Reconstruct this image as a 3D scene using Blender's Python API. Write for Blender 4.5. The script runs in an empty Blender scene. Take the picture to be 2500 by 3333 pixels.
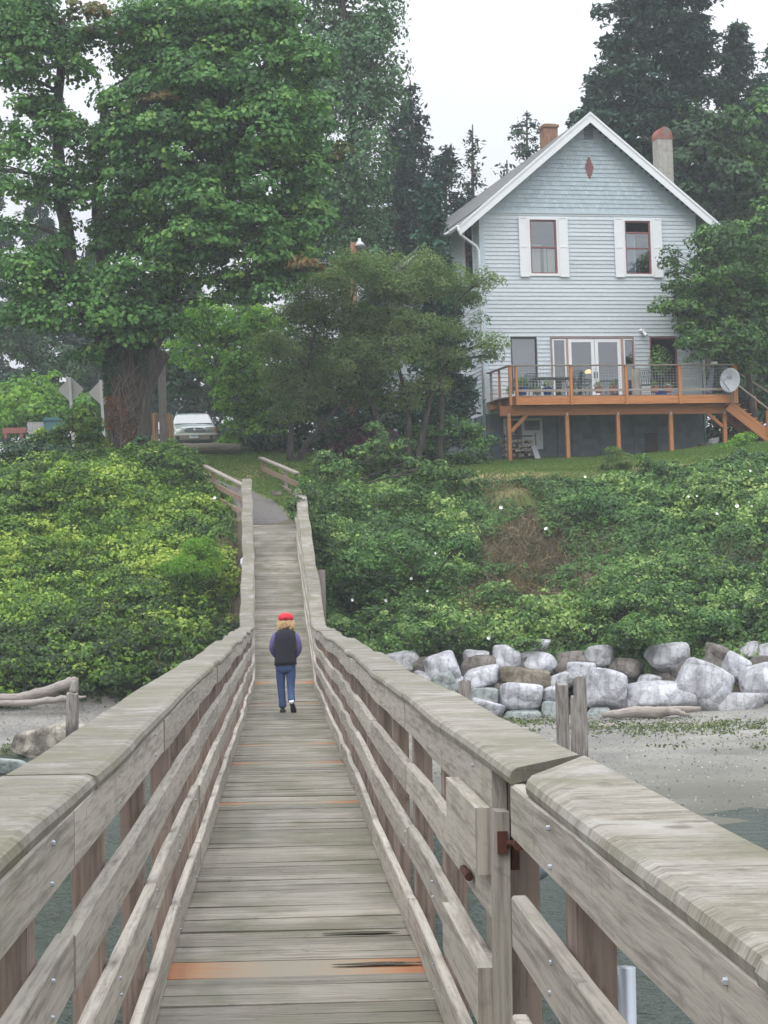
import bpy, math, random
import numpy as np
from mathutils import Vector, Matrix
random.seed(7)
RNG = np.random.default_rng(11)
SC = bpy.context.scene
COL = SC.collection

# ------------------------------------------------------------------ camera
EYE = 3.1                                   # metres above the water
FPX, CX, CY = 6500.0, 1250.0, 1666.5        # focal length and centre in photo pixels (2500 x 3333)
ROLL, PITCH = math.atan(.033), math.radians(2.48)
F_ = Vector((0, math.cos(PITCH), math.sin(PITCH)))
U0 = Vector((0, -math.sin(PITCH), math.cos(PITCH)))
X0 = Vector((1, 0, 0))
RT = math.cos(ROLL)*X0 - math.sin(ROLL)*U0
UP = math.cos(ROLL)*U0 + math.sin(ROLL)*X0
CAM = Vector((0, 0, EYE))
cam = bpy.data.cameras.new('camera'); co = bpy.data.objects.new('camera', cam); COL.objects.link(co)
m = Matrix((RT, UP, -F_)).transposed().to_4x4(); m.translation = CAM
co.matrix_world = m
cam.sensor_fit = 'VERTICAL'; cam.sensor_height = 24.0; cam.lens = 24.0*FPX/3333.0
cam.clip_start = .1; cam.clip_end = 3000
SC.camera = co
# ------------------------------------------------------------------ world and sun (bright overcast)
SUN_EL, SUN_ROT = math.radians(52), math.radians(205)
w = bpy.data.worlds.new('World'); SC.world = w; w.use_nodes = True
nt = w.node_tree; bg = nt.nodes['Background']
sky = nt.nodes.new('ShaderNodeTexSky'); sky.sky_type = 'NISHITA'; sky.sun_disc = False
sky.sun_elevation = SUN_EL; sky.sun_rotation = SUN_ROT; sky.air_density = 1.0; sky.dust_density = 3.0
hs = nt.nodes.new('ShaderNodeHueSaturation'); hs.inputs['Saturation'].default_value = .35
nt.links.new(sky.outputs[0], hs.inputs['Color'])
# cloud layer: radiance rising towards the zenith, as under a real overcast
tc = nt.nodes.new('ShaderNodeTexCoord'); sx = nt.nodes.new('ShaderNodeSeparateXYZ'); nt.links.new(tc.outputs['Generated'], sx.inputs[0])
mr = nt.nodes.new('ShaderNodeMapRange'); mr.inputs[1].default_value = .14; mr.inputs[2].default_value = 1; mr.inputs[3].default_value = .90; mr.inputs[4].default_value = 3.4
nt.links.new(sx.outputs[2], mr.inputs[0])
nz = nt.nodes.new('ShaderNodeTexNoise'); nz.inputs['Scale'].default_value = 3.0; nz.inputs['Detail'].default_value = 4
nt.links.new(tc.outputs['Generated'], nz.inputs['Vector'])
mr2 = nt.nodes.new('ShaderNodeMapRange'); mr2.inputs[1].default_value = .3; mr2.inputs[2].default_value = .7; mr2.inputs[3].default_value = .96; mr2.inputs[4].default_value = 1.04
nt.links.new(nz.outputs[0], mr2.inputs[0])
mm = nt.nodes.new('ShaderNodeMath'); mm.operation = 'MULTIPLY'; nt.links.new(mr.outputs[0], mm.inputs[0]); nt.links.new(mr2.outputs[0], mm.inputs[1])
vm = nt.nodes.new('ShaderNodeVectorMath'); vm.operation = 'SCALE'; vm.inputs[0].default_value = (7.7, 7.95, 8.55)
nt.links.new(mm.outputs[0], vm.inputs['Scale'])
mx = nt.nodes.new('ShaderNodeMix'); mx.data_type = 'RGBA'; mx.inputs[0].default_value = .9
nt.links.new(hs.outputs[0], mx.inputs[6]); nt.links.new(vm.outputs[0], mx.inputs[7])
nt.links.new(mx.outputs[2], bg.inputs['Color']); bg.inputs['Strength'].default_value = .1
sl = bpy.data.lights.new('sun', 'SUN'); so = bpy.data.objects.new('sun', sl); COL.objects.link(so)
sl.energy = 1.0; sl.angle = math.radians(25); sl.color = (1, .97, .92)
sd = Vector((math.sin(SUN_ROT)*math.cos(SUN_EL), math.cos(SUN_ROT)*math.cos(SUN_EL), math.sin(SUN_EL)))
so.rotation_euler = (-sd).to_track_quat('-Z', 'Y').to_euler(); so.location = (0, -5, 60)
SC.view_settings.view_transform = 'Standard'; SC.view_settings.look = 'None'
SC.view_settings.gamma = 1.0; SC.view_settings.exposure = 0.22
SC.cycles.max_bounces = 6; SC.cycles.diffuse_bounces = 3; SC.cycles.glossy_bounces = 3
SC.cycles.transparent_max_bounces = 8; SC.cycles.use_denoising = True
SC.cycles.sample_clamp_indirect = 4.0

# ------------------------------------------------------------------ geometry helpers
def ray(px, py): return F_ + RT*((px-CX)/FPX) - UP*((py-CY)/FPX)
def at(px, py, d): return CAM + ray(px, py)*d          # point seen at that pixel, d metres down the optical axis
def flat(v): v = Vector((v.x, v.y, 0)); return v.normalized()

class MB:
    """collects verts/faces, then links ONE mesh object"""
    def __init__(s): s.v = []; s.f = []; s.m = []; s.t = []; s.uv = []
    def face(s, pts, mi=0, t=.5, uv=None):
        n = len(s.v); s.v += [tuple(p) for p in pts]; s.f.append(tuple(range(n, n+len(pts)))); s.m.append(mi); s.t.append(t)
        s.uv.append(uv if uv else [(0, 0)]*len(pts))
    def hexa(s, p, mi=0, t=.5, L=None):
        """p: 8 points, bottom ring 0-3 then top ring 4-7"""
        p = [Vector(q) for q in p]
        for q in ((3, 2, 1, 0), (4, 5, 6, 7), (0, 1, 5, 4), (1, 2, 6, 5), (2, 3, 7, 6), (3, 0, 4, 7)):
            a, b, c, d = (p[k] for k in q)
            lu, lv = (b-a).length, (d-a).length
            o = random.random()*9 if L is None else L
            if lu >= lv: uv = [(o, o), (o+lu, o), (o+lu, o+lv), (o, o+lv)]
            else: uv = [(o, o), (o, o+lu), (o+lv, o+lu), (o+lv, o)]
            s.face((a, b, c, d), mi, t, uv)
    def box(s, c, sx, sy, sz, rot=None, mi=0, t=.5):
        c = Vector(c); R = rot if rot else Matrix.Identity(3)
        ps = [c + R @ Vector((x*sx/2, y*sy/2, z*sz/2)) for z in (-1, 1) for x, y in ((-1, -1), (1, -1), (1, 1), (-1, 1))]
        s.hexa(ps, mi, t)
    def fbox(s, fr, x0, x1, y0, y1, z0, z1, mi=0, t=.5):
        """box in a frame function fr(x,y,z)->world"""
        s.hexa([fr(x, y, z) for z in (z0, z1) for x, y in ((x0, y0), (x1, y0), (x1, y1), (x0, y1))], mi, t)
    def beam(s, a, b, wd, ht, mi=0, t=.5, up=Vector((0, 0, 1))):
        a = Vector(a); b = Vector(b); d = (b-a).normalized(); r = d.cross(up)
        if r.length < 1e-3: r = Vector((1, 0, 0))
        r.normalize(); u = r.cross(d).normalized()
        s.hexa([q + r*x*wd/2 + u*y*ht/2 for q in (a, b) for x, y in ((-1, -1), (1, -1), (1, 1), (-1, 1))], mi, t)
    def tube(s, pts, rad, n=8, mi=0, t=.5, caps=True):
        pts = [Vector(p) for p in pts]; rad = [rad]*len(pts) if isinstance(rad, (int, float)) else rad
        base = len(s.v); up = Vector((0, 0, 1)); prev = None
        for i, p in enumerate(pts):
            d = (pts[min(i+1, len(pts)-1)] - pts[max(i-1, 0)]).normalized()
            if prev is None: x = d.cross(up if abs(d.z) < .9 else Vector((1, 0, 0))).normalized()
            else: x = (prev - d*prev.dot(d)).normalized()
            prev = x; y = d.cross(x)
            for k in range(n):
                a = 2*math.pi*k/n; s.v.append(tuple(p + (x*math.cos(a) + y*math.sin(a))*rad[i]))
        L = 0
        for i in range(len(pts)-1):
            l2 = L + (pts[i+1]-pts[i]).length
            for k in range(n):
                k2 = (k+1) % n
                s.f.append((base+i*n+k, base+i*n+k2, base+(i+1)*n+k2, base+(i+1)*n+k)); s.m.append(mi); s.t.append(t)
                w_ = 6.28*rad[i]/n; s.uv.append([(L, k*w_), (L, (k+1)*w_), (l2, (k+1)*w_), (l2, k*w_)])
            L = l2
        if caps:
            s.f.append(tuple(base+k for k in reversed(range(n)))); s.m.append(mi); s.t.append(t); s.uv.append([(0, 0)]*n)
            e = base+(len(pts)-1)*n; s.f.append(tuple(e+k for k in range(n))); s.m.append(mi); s.t.append(t); s.uv.append([(0, 0)]*n)
    def sweep(s, rings, closed=True, mi=0, t=.5, caps=True):
        """rings: list of lists of points, same count"""
        n = len(rings[0]); base = len(s.v); L = 0
        for r in rings: s.v += [tuple(p) for p in r]
        for i in range(len(rings)-1):
            l2 = L + (Vector(rings[i+1][0])-Vector(rings[i][0])).length; W = 0
            for k in range(n if closed else n-1):
                k2 = (k+1) % n; w_ = (Vector(rings[i][k2])-Vector(rings[i][k])).length
                s.f.append((base+i*n+k, base+i*n+k2, base+(i+1)*n+k2, base+(i+1)*n+k)); s.m.append(mi); s.t.append(t)
                s.uv.append([(L, W), (L, W+w_), (l2, W+w_), (l2, W)]); W += w_
            L = l2
        if caps and closed:
            s.f.append(tuple(base+k for k in reversed(range(n)))); s.m.append(mi); s.t.append(t); s.uv.append([(0, k*.03) for k in range(n)])
            e = base+(len(rings)-1)*n; s.f.append(tuple(e+k for k in range(n))); s.m.append(mi); s.t.append(t); s.uv.append([(0, k*.03) for k in range(n)])
    def lathe(s, c, prof, n=16, mi=0, t=.5, ax=Vector((0, 0, 1))):
        c = Vector(c); ax = ax.normalized(); x = ax.cross(Vector((1, 0, 0)) if abs(ax.x) < .9 else Vector((0, 1, 0))).normalized(); y = ax.cross(x)
        s.sweep([[c + ax*z + (x*math.cos(6.28319*k/n) + y*math.sin(6.28319*k/n))*r for k in range(n)] for r, z in prof], mi=mi, t=t)
    def build(s, name, mats, parent=None, smooth=False, bevel=0):
        me = bpy.data.meshes.new(name); me.from_pydata(s.v, [], s.f)
        if not isinstance(mats, (list, tuple)): mats = [mats]
        for q in mats: me.materials.append(q)
        me.polygons.foreach_set('material_index', s.m)
        a = me.attributes.new('tint', 'FLOAT', 'FACE'); a.data.foreach_set('value', s.t)
        uvl = me.uv_layers.new(name='UVMap'); fl = [c for f in s.uv for p in f for c in p]; uvl.data.foreach_set('uv', fl)
        if smooth: me.polygons.foreach_set('use_smooth', [True]*len(s.f))
        me.validate(); me.update()
        o = bpy.data.objects.new(name, me); COL.objects.link(o)
        if parent: setp(o, parent)
        if bevel:
            b = o.modifiers.new('b', 'BEVEL'); b.width = bevel; b.segments = 2; b.limit_method = 'ANGLE'
        return o

def setp(o, p):
    o.parent = p; o.matrix_parent_inverse = Matrix.Translation(-Vector(p.location))
def thing(name, label, cat, loc, group=None):
    o = bpy.data.objects.new(name, None); COL.objects.link(o); o.location = loc
    o.empty_display_size = .2
    return tag(o, label, cat, group)
def tag(o, label, cat, group=None):
    o['label'] = label; o['category'] = cat
    if group: o['group'] = group
    return o
def struct(o): o['kind'] = 'structure'; return o
def stuff(o, label=None, cat=None):
    o['kind'] = 'stuff'
    if label: o['label'] = label
    if cat: o['category'] = cat
    return o
def clone(o, loc, label, rz=0, s=1):
    """copy of a thing and of its parts and sub-parts"""
    c = o.copy(); COL.objects.link(c); c.location = loc; c.rotation_euler = (0, 0, rz); c.scale = (s, s, s); c['label'] = label
    for ch in o.children:
        d = ch.copy(); COL.objects.link(d); d.parent = c
        for g in ch.children:
            e = g.copy(); COL.objects.link(e); e.parent = d
    return c
def subdiv_smooth(o, n=1):
    q = o.modifiers.new('s', 'SUBSURF'); q.levels = n; q.render_levels = n

# numpy value noise
def _h(ix, iy, s): 
    v = np.sin(ix*127.1 + iy*311.7 + s*74.7)*43758.5453; return v - np.floor(v)
def vn(x, y, s=0):
    ix, iy = np.floor(x), np.floor(y); fx, fy = x-ix, y-iy; fx = fx*fx*(3-2*fx); fy = fy*fy*(3-2*fy)
    a, b, c, d = _h(ix, iy, s), _h(ix+1, iy, s), _h(ix, iy+1, s), _h(ix+1, iy+1, s)
    return (a*(1-fx)+b*fx)*(1-fy) + (c*(1-fx)+d*fx)*fy
def fbm(x, y, s=0, o=3):
    r = 0; a = .5; 
    for k in range(o): r = r + a*vn(x*2**k, y*2**k, s+k*13); a *= .5
    return r/(1-.5**o)
def sst(e0, e1, x): 
    t = np.clip((x-e0)/(e1-e0), 0, 1); return t*t*(3-2*t)

# ------------------------------------------------------------------ materials
def mat(name, base, rough=.7, **k):
    q = bpy.data.materials.new(name); q.use_nodes = True; b = q.node_tree.nodes['Principled BSDF']
    b.inputs['Base Color'].default_value = (*base, 1); b.inputs['Roughness'].default_value = rough
    for a, v in k.items(): b.inputs[a.replace('_', ' ')].default_value = v
    return q
class NG:
    """small node-graph helper"""
    def __init__(s, q): s.q = q; s.t = q.node_tree; s.b = s.t.nodes['Principled BSDF']
    def n(s, ty, **k):
        x = s.t.nodes.new('ShaderNode'+ty)
        for a, v in k.items(): setattr(x, a, v)
        return x
    def l(s, a, b): s.t.links.new(a, b)
    def coord(s, kind='Object', scale=(1, 1, 1)):
        c = s.n('TexCoord'); mp = s.n('Mapping'); mp.inputs['Scale'].default_value = scale; s.l(c.outputs[kind], mp.inputs[0]); return mp.outputs[0]
    def noise(s, vec, scale=5, detail=4, rough=.55):
        x = s.n('TexNoise'); x.inputs['Scale'].default_value = scale; x.inputs['Detail'].default_value = detail; x.inputs['Roughness'].default_value = rough
        s.l(vec, x.inputs['Vector']); return x.outputs[0]
    def ramp(s, f, stops):
        x = s.n('ValToRGB'); e = x.color_ramp.elements
        while len(e) < len(stops): e.new(.5)
        for k, (p, c) in enumerate(stops): e[k].position = p; e[k].color = (*c, 1) if not isinstance(c, (int, float)) else (c, c, c, 1)
        s.l(f, x.inputs[0]); return x.outputs[0]
    def mix(s, f, a, b, mode='MIX'):
        x = s.n('Mix', data_type='RGBA', blend_type=mode)
        for sock, v in ((x.inputs[0], f), (x.inputs[6], a), (x.inputs[7], b)):
            if isinstance(v, (int, float)): sock.default_value = v
            elif isinstance(v, tuple): sock.default_value = (*v, 1)
            else: s.l(v, sock)
        return x.outputs[2]
    def math(s, op, a, b=0):
        x = s.n('Math', operation=op)
        for sock, v in ((x.inputs[0], a), (x.inputs[1], b)):
            if isinstance(v, (int, float)): sock.default_value = v
            else: s.l(v, sock)
        return x.outputs[0]
    def attr(s, nm, out='Fac'): x = s.n('Attribute'); x.attribute_name = nm; return x.outputs[out]
    def bump(s, h, st=.3, dist=.02):
        x = s.n('Bump'); x.inputs['Strength'].default_value = st; x.inputs['Distance'].default_value = dist; s.l(h, x.inputs['Height']); s.l(x.outputs[0], s.b.inputs['Normal'])
    def base(s, c): s.l(c, s.b.inputs['Base Color'])

def wood(name, c1, c2, green=.0, gcol=(.20, .23, .10), grain=1.0, rough=.8, wet=0, cross=False):
    q = mat(name, c1, rough); g = NG(q)
    uv = g.coord('UV', (75, 5, 1) if cross else (3*grain, 55*grain, 1)); gr = g.noise(uv, 1.0, 5, .65)
    uv2 = g.coord('UV', (13, 1.5, 1) if cross else (.45, 13, 1)); big = g.noise(uv2, 1.0, 3)
    f = g.math('ADD', g.math('MULTIPLY', gr, .7), g.math('MULTIPLY', big, .5))
    c = g.ramp(f, [(.32, tuple(x*(.78 if cross else .5) for x in c1)), (.5, c1), (.62, c2), (.82, tuple(min(1, x*1.15) for x in c2))])
    t = g.attr('tint'); c = g.mix(1.0, c, g.ramp(t, [(0, .62), (.5, .95), (1, 1.25)]), 'MULTIPLY')
    ob = g.coord('Object'); n2 = g.noise(ob, 1.7, 5, .6)
    if cross:      # weather checks: thin dark cracks, and pale sun-bleached patches
        ck = g.noise(g.coord('UV', (30, 1.6, 1)), 1.3, 2, .5); c = g.mix(g.ramp(ck, [(.22, .8), (.27, 0.0)]), c, (.07, .06, .045))
        pt = g.noise(ob, 2.6, 6, .7); c = g.mix(g.ramp(pt, [(.52, 0.0), (.66, .65)]), c, (.37, .36, .33)); c = g.mix(g.ramp(g.noise(ob, 5, 6, .75), [(.5, 0.0), (.66, .7)]), c, (.125, .112, .07)); c = g.mix(g.ramp(g.noise(ob, 34, 4, .7), [(.58, 0.0), (.7, .6)]), c, (.36, .37, .30)); fb_ = g.noise(g.coord('UV', (160, 9, 1)), 1, 3, .6); c = g.mix(g.ramp(fb_, [(.55, 0.0), (.72, .55)]), c, (.39, .38, .35)); kn = g.n('TexVoronoi'); kn.inputs['Scale'].default_value = 2.3; g.l(ob, kn.inputs['Vector']); c = g.mix(g.ramp(kn.outputs['Distance'], [(.05, .7), (.09, 0.0)]), c, (.07, .055, .04))
    if green > 0:
        mk = g.ramp(n2, [(.62-green*.3, 0.0), (.74-green*.22, min(1, .5+green*.4))]); c = g.mix(mk, c, gcol)
    st = g.noise(ob, 14, 3); c = g.mix(g.ramp(st, [(.25, .5), (.38, 0.0)]), c, tuple(x*.35 for x in c1))
    g.base(c); g.bump(gr, .35, .006)
    if wet:
        rr = g.ramp(g.noise(g.coord('Object', (1.2, .6, 1)), .9, 2), [(.5, rough), (.62, .3)]); g.l(rr, g.b.inputs['Roughness'])
    return q
def plain(name, c, rough=.6, var=.15, sc=3, metal=0, bump=0):
    q = mat(name, c, rough); g = NG(q); n1 = g.noise(g.coord('Object'), sc, 5)
    g.base(g.mix(n1, tuple(x*(1-var*1.6) for x in c), tuple(min(1, x*(1+var*1.4)) for x in c))); g.b.inputs['Metallic'].default_value = metal
    if bump: g.bump(g.noise(g.coord('Object'), sc*6, 3), bump, .02)
    return q
LG = 1.4
def leafmat(name, stops, trans=.25, rough=.55):
    stops = [(p, tuple(min(.5, x*LG) for x in c)) for p, c in stops]
    q = mat(name, (.1, .2, .05), rough); g = NG(q); t = g.attr('tint'); c = g.ramp(t, stops)
    g.base(c); b = g.b; b.inputs['Specular IOR Level'].default_value = .35
    tr = g.n('BsdfTranslucent'); g.l(g.mix(1.0, c, (1.1, 1.25, .6), 'MULTIPLY'), tr.inputs[0])
    mxs = g.n('MixShader'); mxs.inputs[0].default_value = trans; g.l(b.outputs[0], mxs.inputs[1]); g.l(tr.outputs[0], mxs.inputs[2])
    g.l(mxs.outputs[0], g.t.nodes['Material Output'].inputs[0]); return q

M = {}
M['rail'] = wood('rail_wood', (.25, .225, .185), (.39, .355, .30), .18, (.22, .22, .14))
M['cap'] = wood('cap_wood', (.115, .10, .072), (.225, .205, .168), .5, (.125, .12, .066), cross=True)
M['post'] = wood('post_wood', (.19, .14, .11), (.28, .215, .175), 0)
M['deckw'] = wood('deck_wood', (.16, .142, .112), (.29, .265, .215), .6, (.135, .13, .08), wet=1)
M['dark'] = wood('dark_wood', (.10, .085, .07), (.18, .155, .13), .2)
M['pile'] = wood('pile_wood', (.24, .21, .18), (.42, .38, .33), .1)
M['drift'] = wood('driftwood', (.19, .165, .14), (.34, .30, .265), 0)
M['steel'] = plain('galvanised_steel', (.45, .48, .52), .45, .1, 8, .6)
M['rust'] = plain('rusty_iron', (.09, .035, .022), .9, .4, 12, .2)
M['white'] = plain('white_paint', (.80, .81, .82), .5, .04, 3)
M['cedar'] = wood('cedar', (.38, .145, .05), (.50, .21, .08), 0, grain=.6)
M['greywood'] = wood('grey_trim_wood', (.22, .18, .15), (.36, .31, .27), 0)
# rusty replacement planks: orange at the ends, straw in the middle
q = mat('rusty_plank', (.6, .4, .2), .6); g = NG(q); uvx = g.n('TexCoord'); sp = g.n('SeparateXYZ'); g.l(uvx.outputs['UV'], sp.inputs[0])
nn = g.noise(g.coord('UV', (2, 40, 1)), 1, 5)
e = g.math('ABSOLUTE', g.math('SUBTRACT', g.math('MODULO', sp.outputs[0], 10.0), .6))
e = g.math('ADD', e, g.math('MULTIPLY', g.math('SUBTRACT', nn, .5), .8))
c = g.ramp(e, [(.08, (.25, .22, .165)), (.30, (.30, .22, .14)), (.46, (.36, .17, .075)), (.60, (.35, .13, .045))])
g.base(c); M['rustplank'] = q

# ------------------------------------------------------------------ footbridge frame
PF = flat(ray(916, 1959)); PR = Vector((PF.y, -PF.x, 0)); KR = .018
PU = (Vector((0, 0, 1)) + PR*KR).normalized(); PRr = (PR - Vector((0, 0, 1))*KR).normalized()
DECK = 1.70                                                    # eye above the deck
KINK, MID, END = 38.7, 47.3, 54.6
_a = [0, KINK, MID, END, 70]; _z = [0, 0, 1.70, 3.79, 6.5]; _x = [0, -.02, -.11, -.25, -.6]
def PP(a, x, h):
    return CAM + PF*a + PRr*(x + .05 + float(np.interp(a, _a, _x))) + PU*(h - DECK + float(np.interp(a, _a, _z)))
A0 = -3.0
def nodes(a0, a1, st=.62):
    n = max(1, int(round((a1-a0)/st))); L = [a0+(a1-a0)*k/n for k in range(n+1)]
    if a0 < KINK < a1: L = sorted([x for x in L if abs(x-KINK) > .2]+[KINK])
    return L
def wob(a, s, side, amp): return min(1.0, max(.22, a/26))*(float(vn(np.float64(a*.75), np.float64(side*9.1), s))-.5)*amp
def swept(name, mt, parent, a0, a1, side, x0, x1, h0, h1, ch=.006, s=0, ax=.03, ah=.04, t=None, cap=False, sk0=0, sk1=0):
    mb = MB(); rings = []; off = random.uniform(-.006, .006)
    for a in nodes(a0, a1):
        dx = wob(a, s, side, ax)+off; dh = wob(a, s+5, side, ah)+random.uniform(-.004, .004)
        if cap: pr = [(x0+.004, h0), (x0, h1-.024), (x0+.008, h1-.008), (x0+.026, h1), (x1-.02, h1), (x1, h1-.015), (x1, h0)]
        else: pr = [(x0, h0+ch), (x0, h1-ch), (x0+ch, h1), (x1-ch, h1), (x1, h1-ch), (x1, h0+ch), (x1-ch, h0), (x0+ch, h0)]
        k_ = sk0 if a == a0 else (sk1 if abs(a-a1) < 1e-6 else 0)
        rings.append([PP(a+k_*(x-x0)/(x1-x0), side*(x+dx), h+dh) for x, h in pr])
    mb.sweep(rings, t=random.uniform(.25, .8) if t is None else t)
    if not cap and a0 < 34:      # nail and bolt heads where the board crosses its posts
        a = -1.0+(.0 if side < 0 else .12)
        while a < a1:
            if a0+.03 < a < a1-.03:
                for h in (h0+.035, h1-.035):
                    c = PP(a+random.uniform(-.03, .03), side*(x0-.001), h+random.uniform(-.01, .01)); mb.lathe(c, [(.0001, .006), (.006, .004), (.007, -.004)], 6, 1, ax=-PRr*side)
            a += 1.86
    return mb.build(name, [mt, M['steel']], parent)

bridge = thing('footbridge', 'long weathered wooden footbridge with plank deck and board railings rising to the shore', 'footbridge', PP(8, 0, 0))
# deck: one mesh of planks with real gaps
mb = MB(); a = A0; PW = .21; k = 0
rust = (9.4, 17.1, 21.2, 23.9, 33.6, 39.3)
while a < END-.05:
    r = any(abs(a+PW/2-q) < PW*.55 for q in rust)
    if abs(a+PW/2-9.4) < .24: r = True
    dz = random.uniform(-.004, .004); sk = random.uniform(-.006, .006); g_ = random.choice((.007, .008, .010, .016))
    x0, x1 = -.60+random.uniform(-.03, .0), .60+random.uniform(0, .03)
    a1 = a+PW*(2 if abs(a+PW/2-9.4) < .24 else 1)-g_; zt = lambda q, x: PP(q, x, dz + sk*x)
    zb = lambda q, x: PP(q, x, -.06)
    ps = [zb(a, x0), zb(a, x1), zb(a1, x1), zb(a1, x0), zt(a, x0), zt(a, x1), zt(a1, x1), zt(a1, x0)]
    mb.hexa(ps, 1 if r else 0, random.uniform(.15, .9), L=10.0*(k % 50) if r else None)
    a += PW*(2 if a1-a > .3 else 1); k += 1
deck = mb.build('deck', [M['deckw'], M['rustplank']], bridge)
q = mat('standing_water', (.07, .065, .05), .12, Specular_IOR_Level=.6); M['puddle'] = q
for a_, x_, la, lx in ((9.40, .40, .035, .20), (10.28, .34, .035, .17), (7.93, .42, .05, .18)):
    mb = MB(); mb.face([PP(a_+la*math.sin(t)*(1+.25*math.sin(3*t+a_)), x_+lx*math.cos(t)*(1+.2*math.sin(2*t+1)), .0075) for t in np.linspace(0, 6.283, 25)[:-1]]); struct(mb.build('puddle', q))
for side in (-1, 1):
    br = [A0, 1.9, 5.62, 9.3, 13, 16.7, 20.4, 24.1, 27.8, 31.5, 35.1, KINK, 42.4, 45.9, 49.6, 53.1, 55.2] if side < 0 else \
         [A0, .2, 2.6, 5.45, 10.1, 13.7, 17.4, 21.1, 24.8, 28.4, 32.0, 35.4, KINK, 42.0, 45.4, 49.0, 53.6]
    bb = [A0, -.9, 1.9, 5.05, 8.9, 12.7, 16.5, 20.3, 24.1, 27.8, 31.5, 35.1, KINK, 42.4, 46.0, 49.8, 53.4] if side < 0 else \
         [A0, -.9, 1.9, 5.5, 10.1, 13.8, 17.5, 21.2, 24.9, 28.6, 32.3, 35.6, KINK, 42.2, 45.8, 49.4, 53.2]
    for a0, a1 in zip(br, br[1:]):
        e1 = a1-.004 if not (side > 0 and a1 == 5.45) else 5.14
        swept('rail_cap', M['cap'], bridge, a0+.004, e1, side, .565, .845, 1.19, 1.232, s=3, ax=.045, ah=.05, cap=True, sk0=.5 if (side > 0 and a0 == 5.45) else 0, sk1=.75 if (side > 0 and a1 == 5.45) else 0)
    for (h0, h1) in ((1.04, 1.188), (.735, .88), (.415, .56), (.035, .20)):
        for a0, a1 in zip(bb, bb[1:]):
            if side > 0 and a0 == 5.5: a0 = 6.0
            swept('rail_board', M['rail'], bridge, a0+.003, a1-.003, side, .572, .617, h0, h1, s=3 if h1 > 1.1 else 8, ax=.03, ah=.04 if h1 < 1.1 else .05)
    a = -1.0 + (.0 if side < 0 else .12)
    while a < 54:
        if side > 0 and 6.2 < a < 7.2:
            a += 1.87; continue
        mb = MB(); jx = random.uniform(-.004, .004)
        for (x0, x1, q0, q1) in ((.622+jx, .715+jx, a-.07, a+.07),):
            mb.hexa([PP(qq, side*xx, hh) for hh in (-.32, 1.185) for xx, qq in ((x0, q0), (x1, q0), (x1, q1), (x0, q1))], 0, random.uniform(.3, .8))
        mb.build('post', M['post'], bridge, bevel=.004)
        a += 1.86
    # stringer
    for a0, a1 in ((A0, 9), (9, 24), (24, KINK), (KINK, MID), (MID, END)):
        mb = MB(); mb.hexa([PP(qq, side*xx, hh) for hh in (-.34, -.062) for xx, qq in ((.45, a0), (.56, a0), (.56, a1), (.45, a1))]); mb.build('stringer', M['dark'], bridge)
for a in (3.2, 10.6, 18, 25.4, 32.5, KINK+.2, MID):
    for side in (-1, 1):
        top = PP(a, side*.52, -.45); mb = MB(); mb.tube([(top.x, top.y, -1.5), tuple(top)], [.15, .13], 10); mb.build('pile', M['dark'], bridge, smooth=True)
    mb = MB(); mb.hexa([PP(qq, xx, hh) for hh in (-.6, -.345) for xx, qq in ((-.9, a-.12), (.9, a-.12), (.9, a+.12), (-.9, a+.12))]); mb.build('cross_beam', M['dark'], bridge)

# removable gate section in the right-hand railing: thick boards, upright, rusty latch, pipes
gate = thing('bridge_gate', 'grey upright post and thick gate boards with a rusty latch in the right railing', 'gate', PP(7.0, .66, 0))
def gbx(nm, mt, x0, x1, q0, q1, h0, h1, bv=.006, t=.5, par=None):
    mb = MB(); mb.hexa([PP(qq, xx, hh) for hh in (h0, h1) for xx, qq in ((x0, q0), (x1, q0), (x1, q1), (x0, q1))], 0, t); return mb.build(nm, mt, par or gate, bevel=bv)
gbx('gate_post', M['rail'], .566, .612, 5.86, 5.97, -.3, 1.075, .008, .25)
gbx('gate_post', M['rail'], .622, .70, 6.55, 6.68, -.3, 1.15, .008, .35)
gbx('backing_post', M['post'], .625, .715, 5.99, 6.12, -.3, 1.18, .005, .4)
gbx('gate_board', M['rail'], .524, .571, 5.99, 7.05, .875, 1.075, .012, .6); gbx('gate_board', M['rail'], .524, .571, 5.99, 7.3, .43, .60, .012, .5)
gbx('metal_strip', M['steel'], .578, .600, 6.02, 6.05, -.3, .95, 0)
mb = MB(); mb.hexa([PP(qq, xx, hh) for hh in (.955, 1.02) for xx, qq in ((.575, 5.845), (.605, 5.845), (.605, 5.858), (.575, 5.858))])
mb.tube([PP(5.84, .60, .985), PP(5.84, .645, .985)], .010, 8); mb.tube([PP(5.80, .632, .985), PP(5.90, .632, .985)], .017, 8)
mb.hexa([PP(qq, xx, hh) for hh in (.90, 1.05) for xx, qq in ((.622, 5.90), (.645, 5.90), (.645, 5.93), (.622, 5.93))]); mb.build('latch', M['rust'], gate)
mb = MB(); mb.tube([PP(6.5, .55, .80), PP(6.7, .55, .80)], .014, 10); mb.build('pipe_stub', M['rust'], gate)
mb = MB()
pts = [PP(6.9, .725, -.4), PP(6.9, .725, .62)] + [PP(6.9+.14-.14*math.cos(t), .725+.12*(1-math.cos(t)), .62+.14*math.sin(t)) for t in (.4, .8, 1.2, 1.57)] + [PP(7.6, .86, .76)]
mb.tube(pts, .05, 12); mb.build('conduit', plain('grey_pipe', (.17, .19, .21), .4, .1, 6), gate, smooth=True)

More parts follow.
